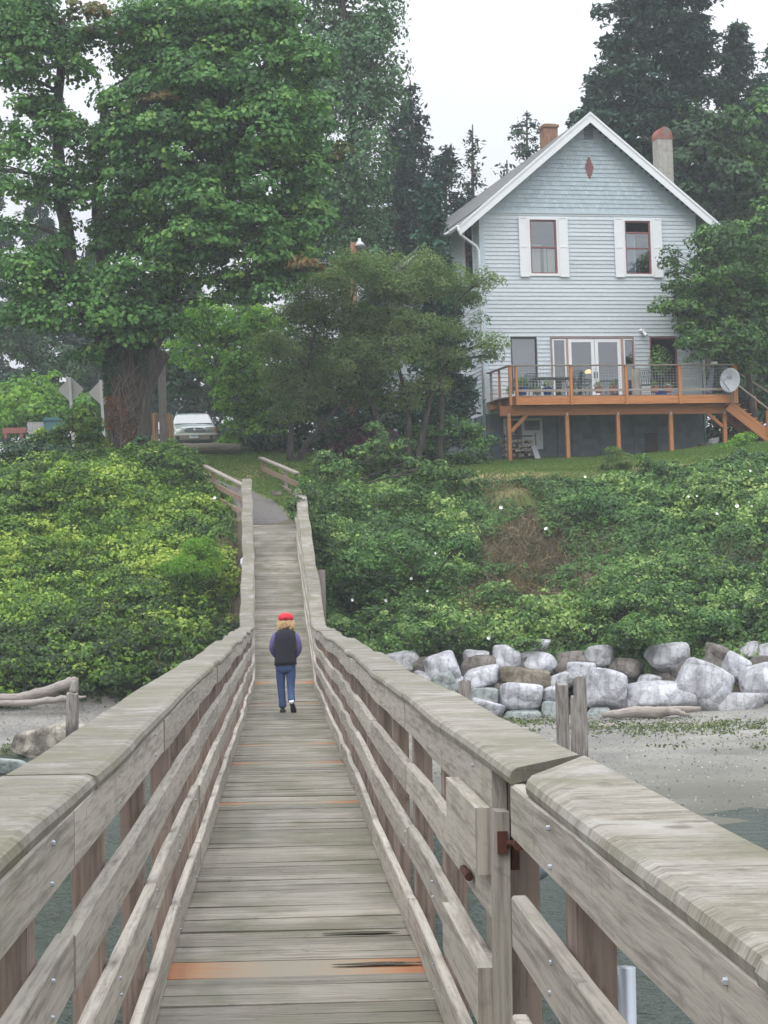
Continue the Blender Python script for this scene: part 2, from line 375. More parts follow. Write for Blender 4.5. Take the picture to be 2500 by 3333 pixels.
pg = thing('guide_pipe', 'grey galvanised pipe with long bolts outside the right railing', 'pipe', PP(5.0, .8, -1))
mb = MB(); mb.tube([PP(5.0, .80, -1.9), PP(5.0, .80, .775)], .025, 16); mb.build('pipe', M['steel'], pg, smooth=True)
mb = MB()
for h in (.765, .74, .675, .65, .56): mb.tube([PP(5.0, .725, h), PP(5.0, .80, h)], .0055, 6)
mb.build('bolts', M['steel'], pg)
gbx('backing_block', M['post'], .722, .80, 5.35, 5.5, -.3, .9, .005, .5, pg)

# ------------------------------------------------------------------ terrain
def P_(pts): return [p[0] for p in pts], [p[1] for p in pts]
LP = P_([(-400, -6), (20, -5.0), (40, -3.5), (43.5, -3.1), (47, -2.25), (49, -1.5), (55, 1.6), (59, 3.6), (62, 4.6), (66, 5.0), (74, 5.85), (82, 6.1), (120, 8), (500, 40), (1500, 60)])
CP = P_([(-400, -6), (20, -5.0), (36, -3.4), (43, -3.0), (47, -2.3), (50, -1.0), (54.6, 2.03), (58, 2.8), (62, 3.7), (66, 4.45), (72, 5.45), (74, 5.75), (82, 6.2), (120, 8), (500, 40), (1500, 60)])
RP = P_([(-400, -6), (18, -4.2), (26.5, -3.1), (36, -2.98), (46, -2.92), (48.6, -2.75), (50.2, -1.3), (56, 1.1), (60.5, 2.95), (63.5, 3.85), (67, 4.3), (74, 5.0), (82, 5.3), (120, 7), (500, 40), (1500, 60)])
def pxof(X, Y): return CX + np.where(Y > 1, X/np.maximum(Y, 1), X)*FPX
def mask_bank(X, Y):
    a = (X*PF.x + Y*PF.y); lat = (X*PR.x + Y*PR.y) - .05 - np.interp(a, _a, _x)
    px = pxof(X, Y); crest = np.where(px > 1000, 61.2, np.where(px < 640, 61.6, 59.))
    m = sst(46.5, 49, Y)*(1-sst(crest-1.5, crest+1, Y))
    return m*np.where(Y > END-3, sst(.7, 1.6, np.abs(lat)), sst(.9, 2.0, np.abs(lat))), lat, px
def mound(X, Y):
    m, lat, px = mask_bank(X, Y)
    return m*(2.7*fbm(X*.36, Y*.42, 3, 3) + .5*fbm(X*1.6, Y*1.6, 9, 2) - 1.5)
def ground0(X, Y):
    X = np.asarray(X, float); Y = np.asarray(Y, float); px = pxof(X, Y)
    zl, zc, zr = np.interp(Y, *LP), np.interp(Y, *CP), np.interp(Y, *RP)
    wl = 1-sst(560, 720, px); wr = sst(980, 1120, px)
    z = zl*wl + zr*wr + zc*(1-wl-wr)
    z = z + sst(2000, 2500, px)*.35*sst(58, 66, Y)*(1-sst(200, 400, Y))
    return z + EYE
def ground(X, Y):
    X = np.asarray(X, float); Y = np.asarray(Y, float)
    rough = (fbm(X*.8, Y*.8, 21, 3)-.5)*.10*(1-sst(90, 200, Y))
    return ground0(X, Y) + mound(X, Y) + rough
def gz(x, y): return float(ground(np.float64(x), np.float64(y)))
def atg(px, py, lo=22, hi=110):
    """point where the pixel's ray meets the ground"""
    r = ray(px, py); D = np.linspace(lo, hi, 240); X = CAM.x+r.x*D; Y = CAM.y+r.y*D; Z = CAM.z+r.z*D
    h = Z <= ground(X, Y); i = int(np.argmax(h)) if h.any() else len(D)-1
    return CAM + r*float(D[i])
xs = np.concatenate([[-900, -500, -250, -120, -80, -50, -35], np.arange(-26, 28, .3), [35, 50, 80, 120, 250, 500, 900]])
ys = np.concatenate([[-300, -100, -30, 0, 10, 16], np.arange(20, 84, .3), [86, 89, 93, 98, 105, 120, 150, 200, 300, 500, 900, 1400]])
GX, GY = np.meshgrid(xs, ys); GZ = ground(GX, GY); ny, nx = GX.shape
V = np.stack([GX, GY, GZ], -1).reshape(-1, 3)
i0 = (np.arange(ny-1)[:, None]*nx + np.arange(nx-1)[None]).ravel(); Fq = np.stack([i0, i0+1, i0+nx+1, i0+nx], -1)
me = bpy.data.meshes.new('ground'); me.from_pydata(V.tolist(), [], Fq.tolist()); me.polygons.foreach_set('use_smooth', [True]*len(Fq))
gpx = pxof(GX, GY).ravel(); gY = GY.ravel(); gX = GX.ravel()
nzg = fbm(gX*.5, gY*.5, 40, 3)
lawn = sst(58, 61, gY+nzg*1.5)
mk, lat_, _ = mask_bank(gX, gY); lawn = np.maximum(lawn*(1-0*mk), ((gpx > 640) & (gpx < 1010))*sst(56, 58, gY))
dry = np.clip(sst(.48, .66, fbm(gX*.45, gY*.8, 60, 3))*sst(60, 62, gY)*(1-sst(66, 69, gY)), 0, 1)
soil = sst(46.8, 47.6, gY)*(1-lawn)
for nm, val in (('lawn', lawn), ('soil', soil), ('dry', dry)):
    a = me.attributes.new(nm, 'FLOAT', 'POINT'); a.data.foreach_set('value', val.astype(np.float32))
q = mat('ground_mix', (.2, .2, .2), .95); g = NG(q); ob = g.coord('Object')
nb = g.noise(ob, .35, 5, .6); nf = g.noise(ob, 9, 4, .7)
beach = g.mix(g.ramp(nb, [(.4, 0.0), (.6, 1.0)]), (.17, .163, .147), (.275, .262, .232))
beach = g.mix(g.ramp(nf, [(.35, .7), (.5, 0.0)]), beach, (.12, .12, .115))
vz = g.n('TexVoronoi'); vz.inputs['Scale'].default_value = 14; g.l(ob, vz.inputs['Vector'])
beach = g.mix(g.ramp(vz.outputs['Distance'], [(.10, .55), (.2, 0.0)]), beach, (.52, .50, .47))
wet = g.n('SeparateXYZ'); g.l(ob, wet.inputs[0])
lw = g.ramp(wet.outputs[2], [(.0, 1.0), (.16, 0.0)])
beach = g.mix(lw, beach, (.10, .10, .075))
grass = g.mix(nf, (.045, .085, .015), (.11, .15, .035)); grass = g.mix(g.ramp(nb, [(.4, 0.0), (.7, .6)]), grass, (.15, .16, .05))
grass = g.mix(g.attr('dry'), grass, (.30, .24, .12))
soilc = g.mix(nf, (.045, .035, .022), (.12, .10, .06))
c = g.mix(g.attr('soil'), beach, soilc); c = g.mix(g.attr('lawn'), c, grass); g.base(c); g.bump(nf, .5, .03)
me.materials.append(q); go = bpy.data.objects.new('ground', me); COL.objects.link(go); struct(go)

# water
mb = MB(); mb.face([(-1200, -900, 0), (1200, -900, 0), (1200, 60, 0), (-1200, 60, 0)])
q = mat('sea_water', (.055, .08, .065), .14, Specular_IOR_Level=.5, IOR=1.33); g = NG(q)
n1 = g.noise(g.coord('Object', (1.0, 1.5, 1)), 2.6, 3, .5); n2 = g.noise(g.coord('Object', (1, 1.5, 1)), 9, 3, .6)
g.bump(g.math('ADD', n1, g.math('MULTIPLY', n2, .45)), 1.0, .42); M['water'] = q
struct(mb.build('water', q))

# gravel path from the bridge end up to the lawn, bending left
mb = MB(); rows = []
for a, x, hw in ((54.4, -.25, .60), (56, -.30, .60), (57.5, -.50, .62), (59, -.85, .66), (60.5, -1.35, .62), (62, -2.0, .5), (63.5, -2.7, .35)):
    r = []
    for s_ in np.linspace(-1, 1, 7):
        p = CAM + PF*a + PR*(x+s_*hw*random.uniform(.93, 1.05)); z = gz(p.x, p.y); r.append((p.x, p.y, z+.03*(1-abs(s_)**4)+.004))
    rows.append(r)
mb.sweep(rows, closed=False, caps=False)
struct(mb.build('path', plain('gravel', (.125, .115, .105), .95, .3, 6, bump=.6)))
# road behind the log barrier
mb = MB(); rows = []
for x in np.arange(-60, 5, 1.5):
    rows.append([(x, y, gz(x, y)+.05) for y in (73.0, 74.5, 76, 78, 80, 82, 85.0)])
mb.sweep(rows, closed=False, caps=False); struct(mb.build('road', plain('asphalt', (.17, .17, .17), .9, .2, 4)))
# ------------------------------------------------------------------ the house
C0 = at(1588, 1490, 73.9); HV = flat(ray(-300, 1999)); HU = Vector((HV.y, -HV.x, 0))
def HP(u, v, w): return C0 + HU*u + HV*v + Vector((0, 0, w))
def FP(px, py, v=0.0):
    d = ray(px, py); o = C0 + HV*v; t = (o-CAM).dot(HV)/d.dot(HV); p = CAM + d*t - C0
    return p.dot(HU), p.z
HW = FP(2266, 800)[0]; EW = FP(1576, 690)[1]              # width, height of the siding/shingle line at the corner
BASE = 1.62                                                 # bottom of the lap siding
RW, RU = FP(1918, 380)[1], HW/2                             # ridge
SL = (FP(1918, 380)[1]-FP(1500, 742)[1])/(FP(1918, 380)[0]-FP(1500, 742)[0])
OV = .95; HL = 19.5
house = thing('house', 'pale blue clapboard house with steep gable roof and white window shutters above the bank', 'house', tuple(C0))
def slope_w(u): return RW - SL*abs(u-RU) - .18
M['siding'] = q = mat('blue_siding', (.40, .50, .57), .6); g = NG(q)
n1 = g.noise(g.coord('Object', (.5, .5, 3)), 1.6, 5, .6); n2 = g.noise(g.coord('Object', (4, 4, 20)), 1.5, 4)
c = g.mix(n1, (.46, .525, .56), (.64, .685, .71)); c = g.mix(g.ramp(n2, [(.5, 0.0), (.7, .6)]), c, (.75, .77, .78))
t = g.attr('tint'); c = g.mix(1.0, c, g.ramp(t, [(0, .86), (1, 1.06)]), 'MULTIPLY'); g.base(c)
M['shingle'] = q = mat('blue_shingle', (.33, .44, .50), .75); g = NG(q); t = g.attr('tint')
g.base(g.mix(t, (.41, .49, .53), (.50, .575, .61)))
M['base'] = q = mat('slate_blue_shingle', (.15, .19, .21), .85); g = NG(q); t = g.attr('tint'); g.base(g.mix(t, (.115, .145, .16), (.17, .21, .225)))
M['redpaint'] = plain('dull_red_paint', (.24, .09, .085), .6)
M['roofm'] = q = mat('roof_shingle', (.12, .12, .12), .9); g = NG(q); bk = g.n('TexBrick'); bk.inputs['Scale'].default_value = 1
bk.inputs['Color1'].default_value = (.12, .125, .125, 1); bk.inputs['Color2'].default_value = (.19, .19, .185, 1); bk.inputs['Mortar'].default_value = (.07, .07, .07, 1)
bk.inputs['Brick Width'].default_value = .3; bk.inputs['Row Height'].default_value = .14; bk.inputs['Mortar Size'].default_value = .012
g.l(g.coord('UV'), bk.inputs['Vector']); g.base(bk.outputs[0])
def glassmat(name, refl, tint):
    q = bpy.data.materials.new(name); q.use_nodes = True; t = q.node_tree; t.nodes.remove(t.nodes['Principled BSDF'])
    tr = t.nodes.new('ShaderNodeBsdfTransparent'); tr.inputs[0].default_value = (*tint, 1); gl = t.nodes.new('ShaderNodeBsdfGlossy'); gl.inputs['Roughness'].default_value = .03
    mx = t.nodes.new('ShaderNodeMixShader'); mx.inputs[0].default_value = refl; t.links.new(tr.outputs[0], mx.inputs[1]); t.links.new(gl.outputs[0], mx.inputs[2])
    t.links.new(mx.outputs[0], t.nodes['Material Output'].inputs[0]); return q
M['glass'] = glassmat('window_glass', .24, (.8, .84, .86))
M['room'] = plain('dim_room', (.10, .10, .10), .9)

def op(x0, y0, x1, y1):
    u0, w1 = FP(x0, y0); u1, w0 = FP(x1, y1); return [u0, u1, w0, w1]
W1 = op(1722, 716, 1815, 893); W2 = op(2031, 718, 2121, 893)
wl_ = (W1[2]+W2[2])/2; wh_ = (W1[3]+W2[3])/2
for q_ in (W1, W2): q_[2], q_[3] = wl_, wh_
FLOOR = FP(1900, 1288, -2.5)[1] + .03
L1 = op(1661, 1099, 1751, 1250); L1[2] = FLOOR+.45
DR = op(1790, 1098, 2068, 1280); DR[2] = FLOOR+.05
R1 = op(2113, 1098, 2206, 1250); R1[2] = FLOOR+.45
G1 = op(1637, 1362, 1767, 1462)
OPEN = [W1, W2, L1, DR, R1]
LAP = .152
def lap_rows(frame, u0, u1, w0, w1, opens, mbx, mi=0, clip=None):
    k = 0; w = w0
    while w < w1-.01:
        wt = min(w+LAP, w1); lo, hi = (u0, u1) if not clip else clip(w, wt, u0, u1)
        segs = [(lo, hi)]
        for o in opens:
            if o[2] < (w+wt)/2 < o[3]:
                ns = []
                for a, b in segs:
                    if o[1] <= a or o[0] >= b: ns.append((a, b)); continue
                    if o[0] > a: ns.append((a, o[0]))
                    if o[1] < b: ns.append((o[1], b))
                segs = ns
        for a, b in segs:
            t = random.uniform(.2, .8)
            mbx.face([frame(a, .028, w), frame(b, .028, w), frame(b, .004, wt), frame(a, .004, wt)], mi, t)
            mbx.face([frame(a, -.002, w), frame(b, -.002, w), frame(b, .028, w), frame(a, .028, w)], mi, t)
        w = wt; k += 1
def sh_rows(frame, u0, u1, w0, w1, mbx, clip=None, sz=.16, hh=.165, mi=0, opens=()):
    w = w0; k = 0
    while w < w1-.02:
        wt = min(w+hh, w1); u = u0 - (sz/2 if k % 2 else 0)
        while u < u1:
            a, b = max(u, u0), min(u+sz, u1)
            if clip: a, b = clip(w, wt, a, b)
            mid = ((a+b)/2, (w+wt)/2)
            if b-a > .02 and not any(o[0] < mid[0] < o[1] and o[2] < mid[1] < o[3] for o in opens):
                t = random.random(); g_ = .004; y = .03+random.uniform(0, .01); lo_ = w - (.012 if (w-w0) < .8 and w0 > 3 else 0)
                mbx.face([frame(a+g_, y, w), frame((a+b)/2, y, lo_-.01), frame(b-g_, y, w), frame(b-g_, .008, wt+.02), frame(a+g_, .008, wt+.02)], mi, t)
                mbx.face([frame(a+g_, 0, w), frame(b-g_, 0, w), frame(b-g_, y, w), frame(a+g_, y, w)], mi, t*.3)
            u += sz
        w = wt; k += 1
ff = lambda u, d, w: HP(u, -d, w)            # facade: d is how far it stands proud
sf = lambda v, d, w: HP(-d, v, w)            # left side wall
rf = lambda v, d, w: HP(HW+d, v, w)
SHL = FP(1600, 688)[1]
EAVE = slope_w(0)
mb = MB(); lap_rows(ff, 0, HW, BASE, SHL, OPEN, mb)
S_OPEN = [(.9, 2.0, wl_, wh_), (7.5, 8.7, FLOOR+.3, FLOOR+2.2), (12, 13.2, FLOOR+.3, FLOOR+2.2), (5.2, 6.2, wl_, wh_)]
lap_rows(sf, 0, HL, BASE, EAVE+.02, S_OPEN, mb)
lap_rows(rf, 0, HL, BASE, EAVE+.02, [], mb)
mb.face([HP(0, HL, 0), HP(HW, HL, 0), HP(HW, HL, EAVE), HP(RU, HL, slope_w(RU)), HP(0, HL, EAVE)])
mb.build('siding', M['siding'], house)
mb = MB()
def gclip(w, wt, a, b):
    lim = (RW-.2-w)/SL; return max(a, RU-lim), min(b, RU+lim)
sh_rows(ff, 0, HW, SHL+.03, RW-.45, mb, gclip)
mb.face([HP(0, .0, SHL), HP(HW, .0, SHL), HP(HW, .0, EAVE), HP(RU, .0, slope_w(RU)), HP(0, .0, EAVE)], 0, .2)
mb.build('gable_shingles', M['shingle'], house)
mb = MB(); mb.fbox(lambda x, y, z: HP(x, -y, z), 0, HW, .0, .045, SHL-.06, SHL+.03); 
for u in (0, HW-.14): mb.fbox(lambda x, y, z: HP(x, -y, z), u-.005, u+.145, .0, .042, BASE, EAVE if u == 0 else EAVE-.0)
mb.fbox(lambda x, y, z: HP(-y, x, z), -.04, .12, .0, .042, BASE, EAVE)
mb.build('corner_trim', mat('trim_blue', (.50, .58, .62), .6), house)
# basement wall
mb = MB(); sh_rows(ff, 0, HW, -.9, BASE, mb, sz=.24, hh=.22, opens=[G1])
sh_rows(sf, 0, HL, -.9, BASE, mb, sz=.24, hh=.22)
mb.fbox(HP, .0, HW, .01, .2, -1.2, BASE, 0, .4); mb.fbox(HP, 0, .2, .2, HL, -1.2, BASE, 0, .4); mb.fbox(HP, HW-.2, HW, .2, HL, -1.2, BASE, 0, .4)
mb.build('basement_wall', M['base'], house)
# floors and inner partitions so that the rooms read as rooms
mb = MB()
for z in (BASE-.05, (DR[3]+W1[2])/2, SHL+.1): mb.fbox(HP, .1, HW-.1, .12, HL-.2, z, z+.15)
mb.fbox(HP, .1, HW-.1, 5.0, 5.1, BASE+.1, SHL)
mb.build('interior', M['room'], house)
# roof: two slabs, white barge boards, eaves
TH = .14; FO = -.55; mb = MB()
for s_ in (-1, 1):
    e = HW/2+OV if s_ < 0 else HW/2+OV+.02
    o_ = RU; dz = .07
    ue = o_+s_*e; we = RW-SL*e; top = RW
    p = [(ue, we-.06), (o_, top-.06), (o_, top), (ue, we)]
    for v0, v1 in ((FO, HL+.4),):
        a, b, c_, d_ = [HP(u, v0, w) for u, w in p]; a2, b2, c2, d2 = [HP(u, v1, w) for u, w in p]
        Ls = math.hypot(e, SL*e)
        mb.face([d_, c_, c2, d2] if s_ < 0 else [c_, d_, d2, c2], 0, .5, [(0, 0), (0, Ls), (v1-v0, Ls), (v1-v0, 0)] if s_ < 0 else [(0, Ls), (0, 0), (v1-v0, 0), (v1-v0, Ls)])
        for f_ in ([a, d_, d2, a2], [b, a, a2, b2], [a, b, c_, d_], [b2, a2, d2, c2]): mb.face(f_, 1)
roof = mb.build('roof', [M['roofm'], mat('soffit_board', (.17, .17, .18), .8)], house)
for s_ in (-1, 1):
    e = HW/2+OV; mb = MB(); h_ = .36; ue = RU+s_*e; we = RW-SL*e
    for (v0, v1, top, bot) in ((FO-.045, FO-.003, .03, -h_), (FO-.075, FO-.048, .045, -.05)):
        q4 = [(RU, RW+top), (ue, we+top), (ue, we+bot), (RU, RW+bot)]
        if s_ > 0: q4 = q4[::-1]
        A = [HP(u, v0, w) for u, w in q4]; B = [HP(u, v1, w) for u, w in q4]
        mb.face(A); mb.face(B[::-1])
        for k in range(4): mb.face([A[k], B[k], B[(k+1) % 4], A[(k+1) % 4]])
    mb.build('barge_board', M['white'], roof)
    # gutter and downspout
    gm = MB(); gm.tube([HP(ue+s_*.05, FO-.02, we-.02), HP(ue+s_*.05, 6 if s_ > 0 else HL, we-.02)], .065, 8)
    x0 = 0 if s_ < 0 else HW
    cx = x0+s_*.10 if s_ < 0 else x0+.08
    gm.tube([HP(ue+s_*.04, FO-.02, we-.05), HP(ue+s_*.02, FO, we-.20), HP(ue-s_*.12, FO+.1, we-.34), HP(cx+s_*.10, -.12, we-.66), HP(cx, -.09, we-.82), HP(cx, -.09, BASE+.2 if s_ > 0 else .5)], .05, 10)
    gm.build('downspout', M['white'], house, smooth=True)
# attic vent, red diamond, light fixture
u0, w1 = FP(1899, 412); u1, w0 = FP(1930, 454); mb = MB()
for k in range(6):
    z = w0+(w1-w0)*k/6; mb.fbox(lambda x, y, z: HP(x, -y, z), u0, u1, .01, .045, z, z+(w1-w0)/6*.8)
mb.build('attic_vent', plain('vent_grey', (.17, .21, .24), .7), house)
mb = MB(); uc, wc = FP(1917, 546); 
for k, hw_ in zip(range(-3, 4), (.05, .09, .13, .17, .13, .09, .05)):
    mb.fbox(lambda x, y, z: HP(x, -y, z), uc-hw_, uc+hw_, .03, .052, wc+k*.115-.055, wc+k*.115+.052, 0, .3+.1*(k % 3))
mb.build('diamond_motif', M['redpaint'], house)
mb = MB(); u, z = FP(2090, 1085); mb.box(HP(u, -.05, z+.08), .14, .06, .14); mb.tube([HP(u, -.06, z+.08), HP(u-.03, -.2, z+.02), HP(u+.06, -.3, z-.12)], [.03, .05, .07], 8); mb.tube([HP(u, -.06, z+.1), HP(u-.1, -.2, z+.1), HP(u-.16, -.26, z+.02)], [.03, .05, .06], 8)
mb.build('flood_light', M['white'], house)
# windows
cur = plain('cream_curtain', (.78, .70, .55), .9, .1); blu = plain('dusk_blue_curtain', (.34, .40, .47), .9)
fb = lambda x, y, z: HP(x, -y, z)
def ring(mb, o, wd, y0, y1, mi=0):
    a, b, c_, d_ = o
    mb.fbox(fb, a, a+wd, y0, y1, c_, d_, mi); mb.fbox(fb, b-wd, b, y0, y1, c_, d_, mi)
    mb.fbox(fb, a+wd+.0005, b-wd-.0005, y0, y1, d_-wd, d_, mi); mb.fbox(fb, a+wd+.0005, b-wd-.0005, y0, y1, c_, c_+wd, mi)
for i, o in enumerate((W1, W2)):
    mb = MB(); ring(mb, (o[0]-.09, o[1]+.09, o[2]-.08, o[3]+.09), .09, -.08, .06); win = mb.build('window', M['white'], house)
    win['label'] = ['left upper sash window with cream curtain in its lower half', 'right upper sash window with the top sash lowered'][i]
    mb = MB(); ring(mb, o, .06, -.05, .015); zm = (o[2]+o[3])/2-.05; mb.fbox(fb, o[0]+.06, o[1]-.06, -.045, .02, zm, zm+.05)
    if i: mb.fbox(fb, o[0]+.06, o[1]-.06, -.045, .01, o[3]-.48, o[3]-.42)
    mb.build('sash', M['redpaint'], win)
    mb = MB(); mb.fbox(fb, o[0]+.05, o[1]-.05, -.03, -.02, o[2]+.05, (o[3]-.05) if i == 0 else o[3]-.45); mb.build('pane', M['glass'], win)
    mb = MB(); wdt = o[1]-o[0]
    if i == 0:
        mb.fbox(fb, o[0]+.03, o[0]+.42, -.10, -.08, o[2], zm, 0); mb.fbox(fb, o[0]+.55, o[0]+.66, -.10, -.08, o[2], zm, 0); mb.fbox(fb, o[0]+.70, o[1]-.06, -.10, -.08, o[2], zm-.02, 0)
        mb.fbox(fb, o[0]+.05, o[0]+.5, -.07, -.06, zm+.10, zm+.14, 0)
    else:
        mb.fbox(fb, o[0]+.03, o[0]+.40, -.10, -.08, o[2], o[3]-.5, 1); mb.fbox(fb, o[0]+.30, o[0]+.45, -.13, -.12, o[2], o[3]-.5, 0)
    mb.build('curtain', [cur, blu], win)
    for (x0, x1) in ((o[0]-.44, o[0]-.075), (o[1]+.075, o[1]+.44)):
        mb = MB(); c_ = (x0, x1, o[2]-.12, o[3]+.10); ring(mb, c_, .06, .062, .10)
        mb.fbox(fb, x0+.06, x1-.06, .062, .085, o[2]-.06, o[3]+.04); mb.fbox(fb, x0+.06, x1-.06, .062, .099, (o[2]+o[3])/2-.03, (o[2]+o[3])/2+.04)
        mb.build('shutter', M['white'], win)
dk = plain('dark_window_frame', (.05, .05, .055), .5)
for i, o in enumerate((L1, R1)):
    mb = MB(); ring(mb, o, .045, -.06, .045); win = mb.build('window', dk if i == 0 else M['redpaint'], house)
    win['label'] = ['large dark framed picture window left of the glass doors', 'dark window behind the potted tree right of the glass doors'][i]
    mb = MB(); mb.fbox(fb, o[0]+.04, o[1]-.04, -.03, -.02, o[2]+.04, o[3]-.04); mb.build('pane', M['glass'] if i == 0 else glassmat('dark_glass', .05, (.5, .5, .5)), win)
    if i == 0: mb = MB(); mb.fbox(fb, o[0]+.04, o[1]-.04, -.14, -.12, o[2]+.04, o[3]-.04); mb.build('blind', plain('grey_blind', (.22, .225, .235), .9, .03), win)
# French doors with sidelights
mb = MB(); ring(mb, (DR[0], DR[1], DR[2], DR[3]), .045, -.02, .075); fd = mb.build('door_frame', plain('faded_red_paint', (.36, .24, .22), .7), house)
xs_ = [FP(x, 1150)[0] for x in (1797, 1842, 1848, 1934, 1935, 2020, 2028, 2066)]
for k in range(4):
    a, b = xs_[2*k], xs_[2*k+1]; door = k in (1, 2); st = .13 if door else .06
    mb = MB(); o = (a+.004, b-.004, DR[2]+.03, DR[3]-.06); ring(mb, o, st, -.01, .05); d_ = mb.build('door' if door else 'sidelight', M['white'], fd)
    mb = MB(); mb.fbox(fb, a+st-.01, b-st+.01, .012, .02, DR[2]+.1, DR[3]-.14); mb.build('pane' if not door else 'door_glass', M['glass'], d_) if False else mb.build('pane', M['glass'], fd)
    if door:
        mb = MB(); x = b-.05 if k == 1 else a+.05; z = DR[2]+.95; mb.box(HP(x, -.075, z), .04, .05, .22); mb.build('handle', dk, fd)
mb = MB(); mb.fbox(fb, xs_[1]-.005, xs_[2]+.005, -.01, .07, DR[2]+.03, DR[3]-.05); mb.fbox(fb, xs_[5]-.0, xs_[6]+.0, -.01, .07, DR[2]+.03, DR[3]-.05); mb.build('mullion', plain('faded_pink_wood', (.42, .27, .22), .7), fd)
# lit lamp seen through the right door
lp = thing('pendant_lamp', 'small warm lit pendant lamp seen through the right glass door', 'lamp', tuple(HP(FP(1962, 1195)[0], 1.6, FP(1962, 1195)[1])))
q = mat('lamp_glow', (1, .6, .3), .5); q.node_tree.nodes['Principled BSDF'].inputs['Emission Color'].default_value = (1, .55, .22, 1); q.node_tree.nodes['Principled BSDF'].inputs['Emission Strength'].default_value = 3
mb = MB(); c_ = Vector(lp.location); mb.lathe(c_, [(.05, .10), (.16, .03), (.20, -.02), (.19, -.03), (.02, -.01)], 14); mb.build('lamp_shade', q, lp, smooth=True)
mb = MB(); mb.tube([c_+Vector((0, 0, .1)), c_+Vector((0, 0, .7))], .01, 6); mb.build('cord', dk, lp)
# basement window with white board
mb = MB(); ring(mb, G1, .09, -.05, .05); um = (G1[0]+G1[1])/2; mb.fbox(fb, um-.05, um+.05, -.05, .05, G1[2]+.091, G1[3]-.091); win = mb.build('window', M['white'], house); win['label'] = 'white framed garage window under the deck, half boarded white'
mb = MB(); mb.fbox(fb, G1[0]+.08, um-.04, -.02, -.01, G1[2]+.08, G1[3]-.08); mb.fbox(fb, um+.04, G1[1]-.08, -.02, -.01, G1[3]-.5, G1[3]-.08); mb.build('pane', M['glass'], win)
mb = MB(); mb.fbox(fb, um+.05, G1[1]-.09, -.03, .02, G1[2]+.09, G1[3]-.45); mb.build('panel', M['white'], win)
mb = MB(); a, z1 = FP(2097, 1410); b, z0 = FP(2140, 1470); mb.fbox(fb, a, b, .0, .06, z0-.3, z1); mb.build('door', plain('brown_door', (.06, .045, .035), .8), house)
mb = MB()
for x in (1812, 1860, 1950, 2060): u = FP(x, 1400)[0]; mb.fbox(fb, u, u+.02, .0, .055, -.5, BASE-.05)
mb.build('garage_seams', plain('seam', (.08, .10, .11), .8), house)
# chimneys
def brick(name, c1, c2, mo, sc=1):
    q = mat(name, c1, .9); g = NG(q); bk = g.n('TexBrick'); bk.inputs['Scale'].default_value = sc
    for k, v in (('Color1', c1), ('Color2', c2), ('Mortar', mo)): bk.inputs[k].default_value = (*v, 1)
    bk.inputs['Brick Width'].default_value = .42; bk.inputs['Row Height'].default_value = .2; bk.inputs['Mortar Size'].default_value = .014
    g.l(g.coord('UV'), bk.inputs['Vector']); n_ = g.noise(g.coord('Object'), 4, 4); g.base(g.mix(g.ramp(n_, [(.45, 0.0), (.7, .5)]), bk.outputs[0], tuple(x*.6 for x in c1))); return q
bl = brick('pale_block', (.36, .34, .30), (.42, .40, .36), (.30, .28, .26)); rb = brick('red_brick', (.30, .09, .06), (.36, .13, .09), (.22, .17, .15), 2)
ua, wt_ = FP(2141, 452, 3.2); ub, _w = FP(2188, 452, 3.2); _u, wtop = FP(2165, 412, 3.2)
mb = MB(); mb.fbox(lambda x, y, z: HP(x, y, z), ua, ub, 3.2, 3.8, slope_w(ub)-.5, wt_); ch = mb.build('chimney', bl, roof); ch['label'] = 'tall pale block chimney with rounded red brick top on the right slope'
mb = MB(); n_ = 10; r_ = (ub-ua)/2+.01; uc = (ua+ub)/2; hh_ = wtop-wt_-.12
prof = [(uc-r_, wt_+.002)]+[(uc-r_*math.cos(math.pi*k/n_), wt_+.12+hh_*math.sin(math.pi*k/n_)) for k in range(n_+1)]+[(uc+r_, wt_+.002)]
mb.sweep([[HP(u, v, w) for u, w in prof] for v in (3.18, 3.82)]); 
mb.build('chimney_cap', rb, ch)
ua, wa = FP(1768, 405, 4.5); ub, wb = FP(1812, 405, 4.5); mb = MB(); uc = RU-.02
mb.fbox(HP, ua, ub, 4.4, 5.0, RW-.9, wa-.12); mb.fbox(HP, ua-.05, ub+.05, 4.35, 5.05, wa-.12, wa-.02); mb.fbox(HP, ua+.05, ub-.05, 4.45, 4.95, wa-.02, wa+.03)
ch = mb.build('chimney', brick('old_brick', (.27, .12, .07), (.33, .20, .12), (.17, .14, .11), 2), roof); ch['label'] = 'short mossy red brick chimney behind the ridge'
# side windows on the left wall
for i, (v0, v1, w0, w1) in enumerate(S_OPEN):
    mb = MB(); fs = lambda x, y, z: HP(-y, x, z)
    for a in ((v0-.09, v0, w0-.09, w1+.09), (v1, v1+.09, w0-.09, w1+.09), (v0, v1, w1, w1+.09), (v0, v1, w0-.09, w0)):
        mb.fbox(fs, a[0]+.001, a[1]-.001, -.06, .06, a[2], a[3])
    win = mb.build('window', M['white'], house); mb = MB(); mb.fbox(fs, v0, v1, -.03, -.02, w0, w1); mb.build('pane', M['glass'], win)
    mb = MB(); mb.fbox(fs, v0, v1, -.035, .02, (w0+w1)/2-.03, (w0+w1)/2+.03); mb.fbox(fs, v0, v0+.05, -.034, .012, w0, w1); mb.fbox(fs, v1-.05, v1, -.034, .012, w0, w1); mb.build('sash', M['redpaint'], win)

